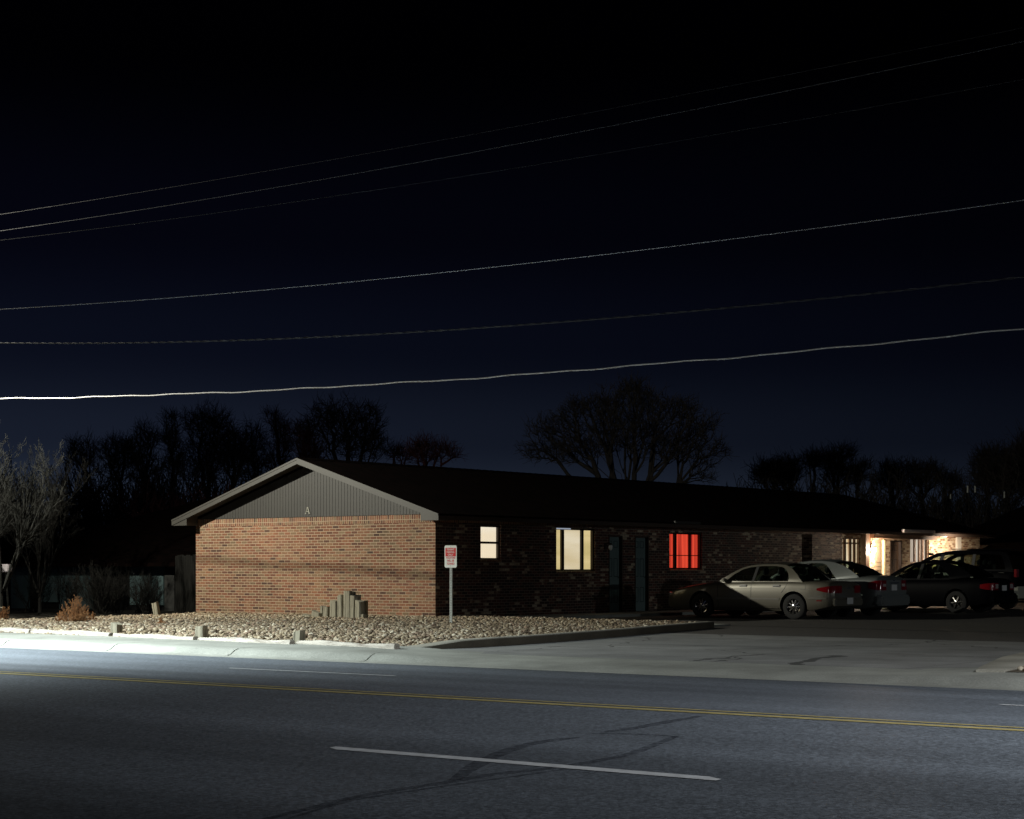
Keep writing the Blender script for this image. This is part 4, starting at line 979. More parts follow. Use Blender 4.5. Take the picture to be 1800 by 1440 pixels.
def win(H, name, cur, bars_y=(), bars_z=(), fw=.045, fmat=M_frame, glass=True, label=None, ledge=True, curx=.15):
    a, b, c, d = H; X0 = XW-.05; X1 = XW-.11
    m = MB(); m.box(X1, X0, a+.001, a+fw, c+.001, d-.001); m.box(X1, X0, b-fw, b-.001, c+.001, d-.001); m.box(X1+.001, X0-.001, a+fw, b-fw, c+.001, c+fw); m.box(X1+.001, X0-.001, a+fw, b-fw, d-fw, d-.001)
    for (y, w) in bars_y: m.box(X1+.004, X0+.003, y-w/2, y+w/2, c+fw, d-fw)
    for (z, w) in bars_z: m.box(X1+.006, X0-.003, a+fw, b-fw, z-w/2, z+w/2)
    f = HB(m, name, fmat, bevel=.003)
    m = MB(); ys = np.linspace(a, b, 60)
    m.grid([[(XW-curx-.012*math.sin(i*1.1)-.006*math.sin(i*2.3+1), y, z) for i, y in enumerate(ys)] for z in (c, (c+d)/2, d)])
    cu = HB(m, 'curtain', cur, parent=f, smooth=True)
    if glass:
        m = MB(); m.quad((X1+.02, a+.01, c+.01), (X1+.02, b-.01, c+.01), (X1+.02, b-.01, d-.01), (X1+.02, a+.01, d-.01)); HB(m, 'pane', M_glass, parent=f)
    if ledge:
        m = MB(); m.box(XW-.04, XW+.022, a-.002, b+.002, c-.045, c-.002); HB(m, 'sill', M_brick, parent=f, uv=True)
    return f
f = win(W1, 'window', M_shade1, bars_z=[(wz(860, 954), .055)])
f['label'] = 'small lit window with two panes, nearest the corner'
f = win(W2_, 'window', M_shade2, bars_y=[(wy(992.3), .11), (wy(1026.8), .10)])
f['label'] = 'lit window of three upright panes with cream shades'
m = MB(); ys_ = np.linspace(wy(994), wy(1026.5), 14); m.grid([[(XW-.128+.004*math.sin(i*.9), y, z) for i, y in enumerate(ys_)] for z in np.linspace(W2_[2]+.04, W2_[3]-.04, 8)])
HB(m, 'roller_shade', curtain_mat('lit_roller_shade', (.93, .80, .60), (.74, .58, .34), .92, False, 1.6), parent=f, smooth=True)
m = MB(); m.box(XW-.049, XW-.03, wy(979), wy(1005), wz(990, 930.5), wz(990, 926.8)); HB(m, 'shade_box', emit('lit_shade_box', (.55, .62, .75), .5), parent=f)
f = win(W3, 'window', M_redcur, bars_y=[(wy(1190), .12), (wy(1216), .07)], bars_z=[(wz(1200, 976.5), .022)])
f['label'] = 'lit window glowing red behind a red curtain'
f = win(W4, 'window', M_cur4, bars_y=[(wy(1611), .12), (wy(1619), .06), (wy(1625), .09)], fmat=M_brown)
f['label'] = 'pale curtained window beside the far entrance'
f = win(SD, 'sliding_door', M_sd, bars_y=[(wy(1488), .14), (wy(1498), .12), (wy(1505), .12)], bars_z=[(2.18, .05)], fmat=M_brown, ledge=False)
def door(H, label, mat=M_door, gm=M_doord, trim=M_door):
    a, b, c, d = H; X0 = XW-.09
    m = MB(); m.box(X0-.04, X0, a+.03, b-.03, c, d-.04)
    dr = HB(m, 'door', mat, bevel=.004); dr['label'] = label
    w = (b-a-.06)
    for zc, hz in ((.90, .11), (.58, .27), (.22, .22)):
        for k in (.28, .72):
            y = a+.03+w*k; z0 = c+(d-c)*(zc-hz/2*.9); z1 = c+(d-c)*(zc+hz/2*.9) if zc < .9 else c+(d-c)*.93
            if zc == .9: z0 = c+(d-c)*.84
            yw = w*.155; pm = MB()
            for (p, q, r_, s_) in ((y-yw, y+yw, z0, z0+.02), (y-yw, y+yw, z1-.02, z1), (y-yw, y-yw+.02, z0+.02, z1-.02), (y+yw-.02, y+yw, z0+.02, z1-.02)):
                pm.box(X0+.0005, X0+.004, p, q, r_, s_)
            HB(pm, 'door_panel', gm, parent=dr)
    m = MB(); m.tube([(X0, b-.10, 1.1), (X0+.05, b-.10, 1.1)], .028, k=10); HB(m, 'handle', M_chrome, parent=dr)
    m = MB(); m.box(XW-.10, XW+.012, a-.001, a+.029, c, d); m.box(XW-.10, XW+.012, b-.029, b+.001, c, d); m.box(XW-.10, XW+.011, a+.03, b-.03, d-.035, d); HB(m, 'door_frame', M_frame, parent=dr)
door(D1, 'teal grey panelled door left of the other one'); door(D2, 'teal grey panelled door nearer the red window')
door(D3, 'brown door by the far porch lamp', M_brown, M_frame); 
m = MB()
m.box(XW-.12, XW-.06, SH[0]+.001, SH[1]-.12, SH[2], SH[3]-.001)
for i in range(14): m.box(XW-.06, XW-.045, SH[0]+.03, SH[1]-.16, .3+i*.14, .40+i*.14)
HB(m, 'louvred_panel', plain('taupe_louvre', (.30, .23, .15), .6, noise=.1))
m = MB(); m.box(XW-.10, XW+.02, SH[1]-.115, SH[1]+.002, SH[2], SH[3]-.002); HB(m, 'door_jamb', plain('cream_trim', (.55, .46, .28), .5, noise=.05))
# porch post and header near the far lamp, downspout, dropped canopy
m = MB(); m.box(XW+.003, XW+.19, wy(1513), wy(1520), .1, 2.5); HB(m, 'porch_post', M_brown, bevel=.008)
m = MB(); m.box(XW+.003, XW+.30, wy(1523), wy(1633), 2.36, 2.50); HB(m, 'canopy', M_brown, bevel=.01)
m = MB(); m.box(XW+.003, XW+.07, wy(1679), wy(1687), .2, 2.49); HB(m, 'downspout', plain('pale_downspout', (.55, .50, .42), .5, noise=.05), bevel=.01)
def wall_lamp(px, z, lit, power=0):
    y = wy(px); m = MB()
    m.box(XW+.002, XW+.03, y-.05, y+.05, z-.08, z+.10); m.tube([(XW+.03, y, z+.08), (XW+.12, y, z+.11), (XW+.17, y, z+.08)], .012, k=8); m.tube([(XW+.17, y, z+.09), (XW+.17, y, z+.05)], [.02, .075], k=10)
    f = HB(m, 'wall_lamp', M_frame)
    m = MB(); m.tube([(XW+.17, y, z+.04), (XW+.17, y, z+.01), (XW+.17, y, z-.06), (XW+.17, y, z-.10)], [.04, .055, .05, .02], k=12)
    HB(m, 'globe', emit('lit_globe', (1, .78, .48), 30) if lit else M_white, parent=f, smooth=True)
    return (XW+.17, y, z-.03)
wall_lamp(1064, 1.93, False)
lp = wall_lamp(1529, 2.0, True)
lamp('porch_lamp_light', (lp[0]+.09, lp[1], lp[2]), 340, (1, .80, .60), .05)
# shallow ceiling fitting under the canopy, further right
yq = wy(1645)
m = MB(); m.box(XW+.20, XW+.38, yq-.12, yq+.12, ze-.165, ze-.131); f = HB(m, 'soffit_lamp', M_white)
m = MB(); m.box(XW+.22, XW+.36, yq-.10, yq+.10, ze-.172, ze-.1655); HB(m, 'diffuser', emit('lit_diffuser', (1, .8, .5), 6), parent=f)
lamp('soffit_lamp_light', (XW+1.5, yq, ze-.36), 560, (1, .82, .64), .08, spot=150, blend=.8, aim=(XW, yq+.3, ze-1.4))

# ------------------------------------------------------------------ fence and neighbours
fen = thing('board_fence', 'dim upright board fence between the brick wall and the neighbouring yard', 'fence', (0, 0, 0))
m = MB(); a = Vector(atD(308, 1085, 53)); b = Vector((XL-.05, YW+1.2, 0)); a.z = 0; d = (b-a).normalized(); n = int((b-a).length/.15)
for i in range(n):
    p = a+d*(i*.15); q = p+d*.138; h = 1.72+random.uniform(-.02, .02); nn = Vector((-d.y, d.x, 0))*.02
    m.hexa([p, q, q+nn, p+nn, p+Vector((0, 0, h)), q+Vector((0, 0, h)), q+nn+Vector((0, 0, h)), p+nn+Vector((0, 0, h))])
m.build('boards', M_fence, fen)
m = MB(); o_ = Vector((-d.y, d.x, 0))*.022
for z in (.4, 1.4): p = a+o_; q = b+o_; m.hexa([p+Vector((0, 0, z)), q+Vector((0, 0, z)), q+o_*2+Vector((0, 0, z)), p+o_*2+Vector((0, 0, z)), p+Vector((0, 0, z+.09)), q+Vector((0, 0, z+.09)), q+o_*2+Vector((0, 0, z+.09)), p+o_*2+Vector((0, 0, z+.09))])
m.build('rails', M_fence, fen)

# neighbouring low house: long eave at about eye level, pale teal siding panels seen under it
nb = thing('neighbour_house', 'low dark roofed house with pale siding, left of the brick building', 'house', (0, 0, 0))
A = Vector(atD(-60, 990, 62)); B = Vector(atD(318, 990, 57)); A.z = B.z = 0
dv = (B-A).normalized(); nv = Vector((-dv.y, dv.x, 0)); LN = (B-A).length
def NBp(u, w, z): p = A+dv*u+nv*w; return (p.x, p.y, z)
def pan(m, pa, pb, z0, z1, w=0.0):
    def u(px):
        rx, ry = ray(px); M = Matrix(((dv.x, -rx), (dv.y, -ry))); s = M.inverted()@Vector((-A.x-nv.x*w, -A.y-nv.y*w)); return s[0]
    ua, ub = u(pa), u(pb)
    m.hexa([NBp(ua, w, z0), NBp(ub, w, z0), NBp(ub, w+.1, z0), NBp(ua, w+.1, z0), NBp(ua, w, z1), NBp(ub, w, z1), NBp(ub, w+.1, z1), NBp(ua, w+.1, z1)])
    return ua, ub
m = MB(); pan(m, -60, 316, -.3, 1.55, .12); m.build('wall', plain('dark_cladding', (.012, .012, .013), .8, noise=.1), nb)
for (pa, pb, z0, z1) in ((19, 49, -.25, 1.5), (72, 100, .25, 1.5), (104, 160, -.2, 1.5), (228, 287, .2, 1.5)):
    m = MB(); u0, u1 = pan(m, pa, pb, z0, z1)
    m.build('siding_panel', M_pale, nb)
m = MB(); pan(m, 289, 306, -.2, 1.5, -.05); m.build('door_panel', plain('grey_boards', (.07, .07, .066), .8, noise=.3, scale=5), nb)
m = MB()
m.poly([NBp(0, -.7, 1.52), NBp(LN+.5, -.7, 1.52), NBp(LN-.2, 6, 3.8), NBp(5.5, 6, 3.8)]); m.poly([NBp(0, -.7, 1.40), NBp(LN+.5, -.7, 1.40), NBp(LN+.5, .1, 1.40), NBp(0, .1, 1.40)])
m.quad(NBp(0, -.7, 1.40), NBp(LN+.5, -.7, 1.40), NBp(LN+.5, -.7, 1.52), NBp(0, -.7, 1.52)); m.poly([NBp(0, -.7, 1.52), NBp(5.5, 6, 3.8), NBp(0, 12, 1.5)]); m.poly([NBp(LN+.5, -.7, 1.52), NBp(LN+.5, 12, 1.5), NBp(LN-.2, 6, 3.8)])
m.build('roof', M_shingle, nb, uv=True)
nb2 = thing('pale_house', 'pale walled house glimpsed behind the neighbour roof at the left edge', 'house', (0, 0, 0))
a = atD(-60, 1000, 92); b = atD(62, 1000, 88)
m = MB(); m.hexa([(a[0], a[1], -.3), (b[0], b[1], -.3), (b[0]-3, b[1]+6, -.3), (a[0]-3, a[1]+6, -.3), (a[0], a[1], 2.6), (b[0], b[1], 2.6), (b[0]-3, b[1]+6, 2.6), (a[0]-3, a[1]+6, 2.6)])
m.build('wall', M_palepink, nb2)
m = MB(); m.poly([(a[0]-.5, a[1]-.6, 2.55), (b[0]+.5, b[1]-.6, 2.55), (b[0]-1, b[1]+3, 4.0), (a[0]-1, a[1]+3, 4.0)]); m.poly([(a[0]-.5, a[1]-.6, 2.55), (b[0]+.5, b[1]-.6, 2.55), (b[0]+.5, b[1]-.6, 2.62), (a[0]-.5, a[1]-.6, 2.62)]); m.build('roof', M_shingle, nb2, uv=True)
# yard shrubs in front of the siding
for i, (px, top, d, lab) in enumerate([(60, 990, 54, 'bare dark shrub before the pale siding near the left edge'), (118, 1000, 53, 'bare dark shrub behind the largest dry bush'), (178, 985, 52, 'densest dark shrub in the neighbouring yard'), (205, 1010, 53, 'low dark shrub right of the densest one'), (243, 1000, 54, 'dark shrub before the right hand siding panel'), (262, 1022, 51, 'low dark bush in front of the fence end')]):
    x, y, z = atD(px, top, d); t = thing('yard_shrub', lab, 'shrub', (x, y, 0), 0, 'dark shrubs in the neighbouring yard'); m = MB()
    for k in range(16 if i != 2 else 34):
        aa = random.uniform(0, 6.28)
        for pts_, rr, lv in branches(seed=300+i*40+k, L=z*.75, r=.012, levels=2, nch=[7, 5], spread=[.5, .6], ratio=[.4, .5], root=(random.uniform(-.2, .2), 0, 0), d0=(math.cos(aa)*.5, math.sin(aa)*.5, 1), minr=.004, segs=4): m.tube(pts_, rr, k=3, caps=False)
    m.build('stems', M_shrub, t)
# leaning ladder-like stakes and small pale mailbox-like box at the left edge
for i, (pa, pb, lab) in enumerate([((44, 1076), (55, 1042), 'left stake leaning in the yard'), ((58, 1076), (70, 1042), 'middle stake leaning in the yard'), ((72, 1073), (77, 1046), 'right stake leaning in the yard')]):
    m = MB(); m.tube([atD(pa[0], pa[1], 54), atD(pb[0], pb[1], 54.2)], .018, k=6); tag(m.build('garden_stake', M_bark), lab, 'stake', 'dark stakes leaning before the siding')
bxh = thing('post_box', 'small pinkish box on a thin leaning stem at the left edge', 'box', atD(15, 1080, 50), .3)
m = MB(); m.tube([(0, 0, 0), (-.04, 0, .6), (-.10, 0, 1.18)], .03, k=7); m.build('stem', M_barkpale, bxh)
m = MB(); m.box(-.24, .06, -.1, .1, 1.15, 1.36); m.build('body', M_palepink, bxh, bevel=.02)
# far dark building at the right with vent pipes
fb = thing('far_building', 'dark low building behind the parked cars at the right edge', 'building', (0, 0, 0))
a = Vector(atD(1655, 1000, 84)); b = Vector(atD(1850, 1000, 74)); a.z = b.z = 0; dv2 = (b-a).normalized(); n2 = Vector((-dv2.y, dv2.x, 0))
def FP(u, w, z): p = a+dv2*u+n2*w; return (p.x, p.y, z)
LF = (b-a).length
m = MB(); m.hexa([FP(.6, .6, -.2), FP(LF, .6, -.2), FP(LF, 8, -.2), FP(.6, 8, -.2), FP(.6, .6, 2.7), FP(LF, .6, 2.7), FP(LF, 8, 2.7), FP(.6, 8, 2.7)]); m.build('brick_wall', M_brick, fb, uv=True)
m = MB(); m.poly([FP(0, 0, 2.6), FP(LF+1, 0, 2.6), FP(LF+1, 4.5, 4.75), FP(2, 4.5, 4.75)]); m.poly([FP(0, 9, 2.6), FP(2, 4.5, 4.75), FP(LF+1, 4.5, 4.75), FP(LF+1, 9, 2.6)]); m.poly([FP(0, 0, 2.6), FP(2, 4.5, 4.75), FP(0, 9, 2.6)]); m.quad(FP(0, 0, 2.45), FP(LF+1, 0, 2.45), FP(LF+1, 0, 2.6), FP(0, 0, 2.6)); m.build('roof', M_shingle, fb, uv=True)
for (px, py, h, w) in ((1701, 858, .20, .045), (1714, 858, .18, .04), (1765.5, 868, .18, .04), (1671, 871, .1, .03)):
    p = atD(px, py, 80); m = MB(); m.tube([(p[0], p[1], p[2]-h/2-.1), (p[0], p[1], p[2]+h/2)], w, k=8); m.build('vent_pipe', M_galv, fb)

# ------------------------------------------------------------------ utility poles, lamps on them, overhead wires
def pole(x, y, label, arms):
    t = thing('utility_pole', label, 'pole', (x, y, 0)); m = MB(); m.tube([(0, 0, -.5), (0, 0, 5), (0, 0, 11.2)], [.17, .15, .11], k=14); m.build('pole_shaft', M_polewood, t, smooth=True)
    for L_ in arms:
        v = Vector((L_[0]-x, L_[1]-y, 0)); zl = L_[2]; d = v.normalized()
        m = MB(); m.tube([(0, 0, zl-.3), (v.x*.5, v.y*.5, zl+.15), (v.x*.96, v.y*.96, zl+.27)], .03, k=8); m.build('lamp_arm', M_galv, t, smooth=True)
        m = MB(); m.tube([(v.x-d.x*.35, v.y-d.y*.35, zl+.27), (v.x-d.x*.15, v.y-d.y*.15, zl+.29), (v.x+d.x*.25, v.y+d.y*.25, zl+.29), (v.x+d.x*.35, v.y+d.y*.35, zl+.27)], [.05, .12, .13, .05], k=10); m.build('lamp_head', M_galv, t, smooth=True)
    m = MB(); m.box(-.06, .06, -1.1, 1.1, 10.1, 10.22); m.build('crossarm', M_fence, t)
    return t
M_polewood = plain('pole_wood', (.12, .09, .06), .9, noise=.3)
pole(-39.0, 24.45, 'wooden utility pole with a street lamp, beyond the left picture edge', [LAMP_A])
pole(-27.2, 3.7, 'wooden pole with a long street lamp arm on the near side of the road', [LAMP_C])
pole(20.6, 40.0, 'added wooden pole for the car rear fill lamp, beyond the right picture edge', [LAMP_D])  # pole added to carry the unseen fill lamp for the cars
pole(3.5, 24.45, 'wooden utility pole beyond the right picture edge', [LAMP_B])
def wire(p3, Yp, rad, label, twist=False, wav=0.0, x_ext=(-43, 3.5), mat=M_wire):
    P = [atY(px, py, Yp) for px, py in p3]; X = np.array([p[0] for p in P]); Z = np.array([p[2] for p in P])
    c = np.polyfit(X, Z, 2)
    if c[0] < 0: c = np.append([0.0], np.polyfit(X, Z, 1))
    n = 400 if not twist else 1100; xs_ = np.linspace(x_ext[0], x_ext[1], n); m = MB()
    zz = np.polyval(c, xs_); rg = np.random.default_rng(int(abs(p3[0][1])))
    if wav: zz = zz+wav*(np.sin(xs_*2.1+1)+.7*np.sin(xs_*4.7)+.6*np.sin(xs_*1.03+2))
    if twist:
        for k in range(2):
            ph = k*math.pi; m.tube([(x, Yp+.0085*math.cos(x*13+ph), z+.0085*math.sin(x*13+ph)) for x, z in zip(xs_, zz)], rad, k=5, caps=False)
        o = m.build('power_cable', [mat]); o.data.materials.append(M_black)
        half = len(o.data.polygons)//2
        mi = np.zeros(len(o.data.polygons), np.int32); mi[half:] = 1; o.data.polygons.foreach_set('material_index', mi)
    else:
        m.tube([(x, Yp, z) for x, z in zip(xs_, zz)], rad, k=6, caps=False); o = m.build('power_cable', mat, smooth=True)
    return tag(o, label, 'wire', 'overhead wires strung along the street')
wire([(0, 701), (640, 677), (1180, 638), (1800, 578)], 27.2, .0125, 'lowest overhead wire, the brightest, slightly wavy', wav=.008, x_ext=(-46, 6))
wire([(0, 603), (500, 596), (900, 572), (1800, 487)], 24.1, .0075, 'twisted overhead wire that reads as dashes, second from the bottom', twist=True, mat=M_wire_dull, wav=0)
wire([(0, 544), (900, 466), (1800, 352)], 24.0, .0075, 'overhead wire crossing the middle of the sky, third from the bottom', mat=M_wire_mid)
wire([(0, 422), (560, 350), (1100, 262), (1800, 140)], 23.6, .0055, 'lower wire of the upper three overhead wires', mat=M_wire_dark)
wire([(0, 406), (900, 253), (1200, 199), (1800, 72)], 24.1, .0065, 'middle and brightest wire of the upper three', mat=M_wire_dull)
wire([(0, 377), (650, 269), (1000, 205)], 24.7, .0042, 'topmost and faintest overhead wire', mat=M_wire_dark)

# ------------------------------------------------------------------ parked cars
class Car:
    """x: 0 = rear bumper face, L = nose; y: left/right; z: up from the ground."""
    def __init__(s, name, label, S, mats):
        s.S = S; s.M = mats; s.root = thing(name, label, 'car', (0, 0, 0), 0, 'cars parked nose in along the building')
        L = S['L']; s.xs = np.concatenate([np.linspace(0, .16, 7)[:-1], np.linspace(.16, L-.2, 58), np.linspace(L-.2, L, 8)[1:]])
        def curve(k, sm=.06):
            x, y = zip(*S[k]); xx = np.linspace(-.5, L+.5, 700); yy = np.interp(xx, x, y)
            w = max(3, int(sm/((L+1)/700))*2+1); yy = np.convolve(np.pad(yy, w//2, 'edge'), np.ones(w)/w, 'valid')[:700]
            return lambda q: float(np.interp(q, xx, yy))
        s.top = curve('top'); s.sh = curve('sh'); s.w = curve('w', S.get('wsm', .07)); s.bot = curve('bot', .03)
    def ring(s, x):
        t, h, w, b = s.top(x), s.sh(x), s.w(x), s.bot(x); h = min(h, t-.005)
        # half section from the bottom centre to the top centre
        m = b+(h-b)*.45
        P = [(0, b), (w*.80, b), (w*.93, b+.015), (w*.975, b+.07), (w*.992, b+.16), (w, m), (w*.998, m+(h-m)*.35), (w*.985, m+(h-m)*.68), (w*.968, h-.035), (w*.95, h-.005), (w*.92, h+(t-h)*.28), (w*.84, h+(t-h)*.55), (w*.66, h+(t-h)*.82), (w*.36, h+(t-h)*.96), (0, t)]
        return P
    def side(s, x, z):
        P = s.ring(x)[2:10]; zs = [p[1] for p in P]; return float(np.interp(z, zs, [p[0] for p in P]))
    def body(s):
        S = s.S; m = MB(); rows = []
        for x in s.xs:
            H = s.ring(x); full = [(x, y, z) for y, z in H] + [(x, -y, z) for y, z in H[-2:0:-1]]
            rows.append(full)
        m.grid(rows, close=True); m.poly(rows[0]); m.poly(rows[-1][::-1])
        o = m.build('body', [s.M['paint'], M_interior], s.root)
        c = MB(); r = S['arch']
        for wx in (S['rw'], S['fw']):
            for sg in (-1, 1):
                yi, yo = (S['w'][len(S['w'])//2][1]-.27)*sg, 1.3*sg
                c.tube([(wx, yi, S['wr']+.01), (wx, yo, S['wr']+.01)], r, k=40)
        co = c.build('cutter', M_interior)
        md = o.modifiers.new('arches', 'BOOLEAN'); md.operation = 'DIFFERENCE'; md.object = co; md.solver = 'EXACT'; md.material_mode = 'TRANSFER'
        bpy.context.view_layer.update()
        me = bpy.data.meshes.new_from_object(o.evaluated_get(bpy.context.evaluated_depsgraph_get())); o.modifiers.clear(); o.data = me
        bpy.data.objects.remove(co)
        me.polygons.foreach_set('use_smooth', [True]*len(me.polygons)); me.set_sharp_from_angle(angle=R(32))
        s.b = o; return o
    def patch(s, name, pts, mat, off=.004, parent=None, thick=True):
        """pts: outline in side view (x,z), laid on both body sides a few mm proud"""
        for sg in (1, -1):
            m = MB(); A = [(x, sg*(s.side(x, z)+off), z) for x, z in pts]; B = [(x, sg*(s.side(x, z)-.006), z) for x, z in pts]
            m.poly(A)
            for i in range(len(A)): j = (i+1) % len(A); m.quad(A[i], A[j], B[j], B[i])
            m.build(name, mat, parent or s.root, smooth=True)
    def line(s, name, pts, w, mat, off=.003, parent=None, both=True, h=None):
        for sg in ((1, -1) if both else (1,)):
            m = MB(); rows = []
            n = 26; P = [Vector((p[0], p[1])) for p in pts]; Q = []
            for i in range(len(P)-1):
                for j in range(n//(len(P)-1)): Q.append(P[i].lerp(P[i+1], j/(n//(len(P)-1))))
            Q.append(P[-1]); top = []; bot = []
            for i, q in enumerate(Q):
                d = (Q[min(len(Q)-1, i+1)]-Q[max(0, i-1)]).normalized(); nn = Vector((-d.y, d.x))
                a = q+nn*w/2; b = q-nn*w/2
                top.append((a.x, sg*(s.side(a.x, a.y)+off), a.y)); bot.append((b.x, sg*(s.side(b.x, b.y)+off), b.y))
            ti = [(p[0], p[1]-sg*(off+.008), p[2]) for p in top]; bi = [(p[0], p[1]-sg*(off+.008), p[2]) for p in bot]
            m.grid([ti, top, bot, bi]); m.build(name, mat, parent or s.root, smooth=True, angle=50)
    def greenhouse(s):
        S = s.S; G_ = S['gh']; zb = G_['zb']; zr = G_['zr']; wb, wr = G_['wb'], G_['wr']
        out = G_['outer']; inn = G_['inner']   # same number of points, (x,z)
        wf = lambda z: wb+(wr-wb)*((z-zb)/(zr-zb))**1.35 if z > zb else wb
        for sg in (1, -1):
            m = MB(); n = len(out)
            O = [(x, sg*wf(z), z) for x, z in out]; I = [(x, sg*(wf(z)), z) for x, z in inn]
            Oi = [(x, y-sg*.035, z) for x, y, z in O]; Ii = [(x, y-sg*.035, z) for x, y, z in I]
            for i in range(n):
                j = (i+1) % n; m.quad(O[i], O[j], I[j], I[i]); m.quad(Oi[i], Ii[i], Ii[j], Oi[j]); m.quad(I[i], I[j], Ii[j], Ii[i]); m.quad(O[i], Oi[i], Oi[j], O[j])
            fr = m.build('window_surround', s.M['roofpaint'], s.root, smooth=True, angle=45)
            m = MB(); m.poly([(x, y-sg*.012, z) for x, y, z in I]); m.build('side_glass', M_carglass, fr)
            for (bx0, bx1, tx0, tx1) in G_['pillars']:
                zt = G_['ptop']; m = MB()
                def q(x, z): return (x, sg*(wf(z)+.002), z)
                P = [q(bx0, zb), q(bx1, zb), q(tx1, zt), q(tx0, zt)]; Pi = [(x, y-sg*.03, z) for x, y, z in P]
                m.poly(P); m.poly(Pi[::-1])
                for i in range(4): j = (i+1) % 4; m.quad(P[i], P[j], Pi[j], Pi[i])
                m.build('door_pillar', M_black, fr)
        # roof / screens are ruled between the left and right outer curves
        def surf(name, pts, crown, bow, mat, th=.02, kk=14, par=None, shrink=0.0):
            m = MB(); rows = []; rows2 = []
            for (x, z) in pts:
                y = wf(z)-shrink; r = []; r2 = []
                for i in range(kk+1):
                    t = -1+2*i/kk; c = 1-t*t
                    r.append((x+bow*c, y*t, z+crown*c)); r2.append((x+bow*c, y*t, z+crown*c-th))
                rows.append(r); rows2.append(r2)
            m.grid(rows)
            if th: m.grid([r[::-1] for r in rows2])
            return m.build(name, mat, par or s.root, smooth=True)
        surf('roof', G_['roof'], .045, 0, s.M['roofpaint'])
        surf('windscreen', G_['wind'], .02, .12, M_carglass, 0, shrink=.03); surf('rear_window', G_['rear'], .02, -.10, M_carglass, 0, shrink=G_.get('cp', .05))
        # dark floor of the cabin at belt height, seats, wheel
        x0, x1 = G_['rear'][-1][0], G_['wind'][0][0]
        m = MB(); rows = []
        for x in np.linspace(x0-.03, x1+.03, 12): rows.append([(x, y, s.top(x)+.004) for y in np.linspace(-wb+.05, wb-.05, 6)])
        m.grid(rows)
        cab = m.build('cabin_shelf', M_interior, s.root)
        for (sx_, n) in G_['seats']:
            for y in ((-.38, .38) if n == 2 else (-.42, 0, .42)):
                m = MB(); m.hexa([(sx_-.08, y-.23, zb-.1), (sx_+.08, y-.23, zb-.1), (sx_+.08, y+.23, zb-.1), (sx_-.08, y+.23, zb-.1), (sx_-.16, y-.2, zb+.16), (sx_-.06, y-.2, zb+.16), (sx_-.06, y+.2, zb+.16), (sx_-.16, y+.2, zb+.16)])
                m.hexa([(sx_-.18, y-.12, zb+.18), (sx_-.08, y-.12, zb+.18), (sx_-.08, y+.12, zb+.18), (sx_-.18, y+.12, zb+.18), (sx_-.2, y-.10, zb+.36), (sx_-.12, y-.10, zb+.36), (sx_-.12, y+.10, zb+.36), (sx_-.2, y+.10, zb+.36)])
                m.build('seat', M_interior, cab, bevel=.03, smooth=True)
        m = MB(); cx = x1-.42; pts = [(cx+.07*math.sin(a)*.5, .38+.185*math.cos(a), zb+.10+.185*math.sin(a)) for a in np.linspace(0, 2*math.pi, 25)]
        m.tube(pts, .014, k=6, caps=False); m.build('steering_wheel', M_interior, cab, smooth=True)
        m = MB(); m.box(x1-.62, x1-.56, -.12, .12, zr-.12, zr-.05); m.build('rear_view_mirror', M_interior, cab, bevel=.01)
    def wheels(s, spokes=10, metal=M_chrome, style=0):
        S = s.S; r = S['wr']; rim = r*.60; w = .205; yo = S['w'][len(S['w'])//2][1]-.022
        T = MB(); k = 36
        prof = [(rim*.98, w*.35), (rim*1.02, w*.5), (r*.86, w*.53), (r*.97, w*.45), (r, w*.25), (r, -w*.25), (r*.97, -w*.45), (r*.86, -w*.53), (rim*1.0, -w*.5), (rim*.98, -w*.35)]
        T.grid([[(rr*math.cos(2*math.pi*j/k), yy, rr*math.sin(2*math.pi*j/k)) for rr, yy in prof] for j in range(k+1)])
        Rm = MB(); pf = [(rim*1.02, w*.46), (rim*.99, w*.49), (rim*.93, w*.46), (rim*.90, w*.36), (rim*.89, -w*.3)]
        Rm.grid([[(rr*math.cos(2*math.pi*j/k), yy, rr*math.sin(2*math.pi*j/k)) for rr, yy in pf] for j in range(k+1)])
        for i in range(spokes):
            a = 2*math.pi*i/spokes; ca, sa = math.cos(a), math.sin(a)
            def q(rr, tt, yy): return (rr*ca-tt*sa, yy, rr*sa+tt*ca)
            h1, h2 = rim*.13, rim*.10
            Rm.hexa([q(rim*.22, -h1, w*.28), q(rim*.92, -h2, w*.28), q(rim*.92, h2, w*.28), q(rim*.22, h1, w*.28), q(rim*.22, -h1*.6, w*.42), q(rim*.92, -h2*.6, w*.37), q(rim*.92, h2*.6, w*.37), q(rim*.22, h1*.6, w*.42)])
        Rm.tube([(0, w*.25, 0), (0, w*.43, 0), (0, w*.46, 0)], [rim*.30, rim*.28, rim*.16], k=20)
        Bk = MB(); Bk.tube([(0, -w*.1, 0), (0, w*.12, 0)], rim*.9, k=24)
        tm = T.build('tyre', M_dark, smooth=True, angle=50); rm = Rm.build('rim', metal, smooth=True, angle=30); bk = Bk.build('brake_disc', M_interior)
        first = True
        for wx in (S['rw'], S['fw']):
            for sg in (1, -1):
                e = bpy.data.objects.new('wheel', tm.data); col.objects.link(e); e.parent = s.root
                e.location = (wx, sg*(yo-w/2), r); e.rotation_euler = (0, wx*3.1, 0 if sg > 0 else math.pi)
                e['label'] = 'black tyre with bright metal rim' if metal is M_chrome else 'black tyre with dull rim'
                for q in (rm, bk):
                    c = bpy.data.objects.new(q.name.split('.')[0], q.data); col.objects.link(c); c.parent = e
        for q in (tm, rm, bk): bpy.data.objects.remove(q)
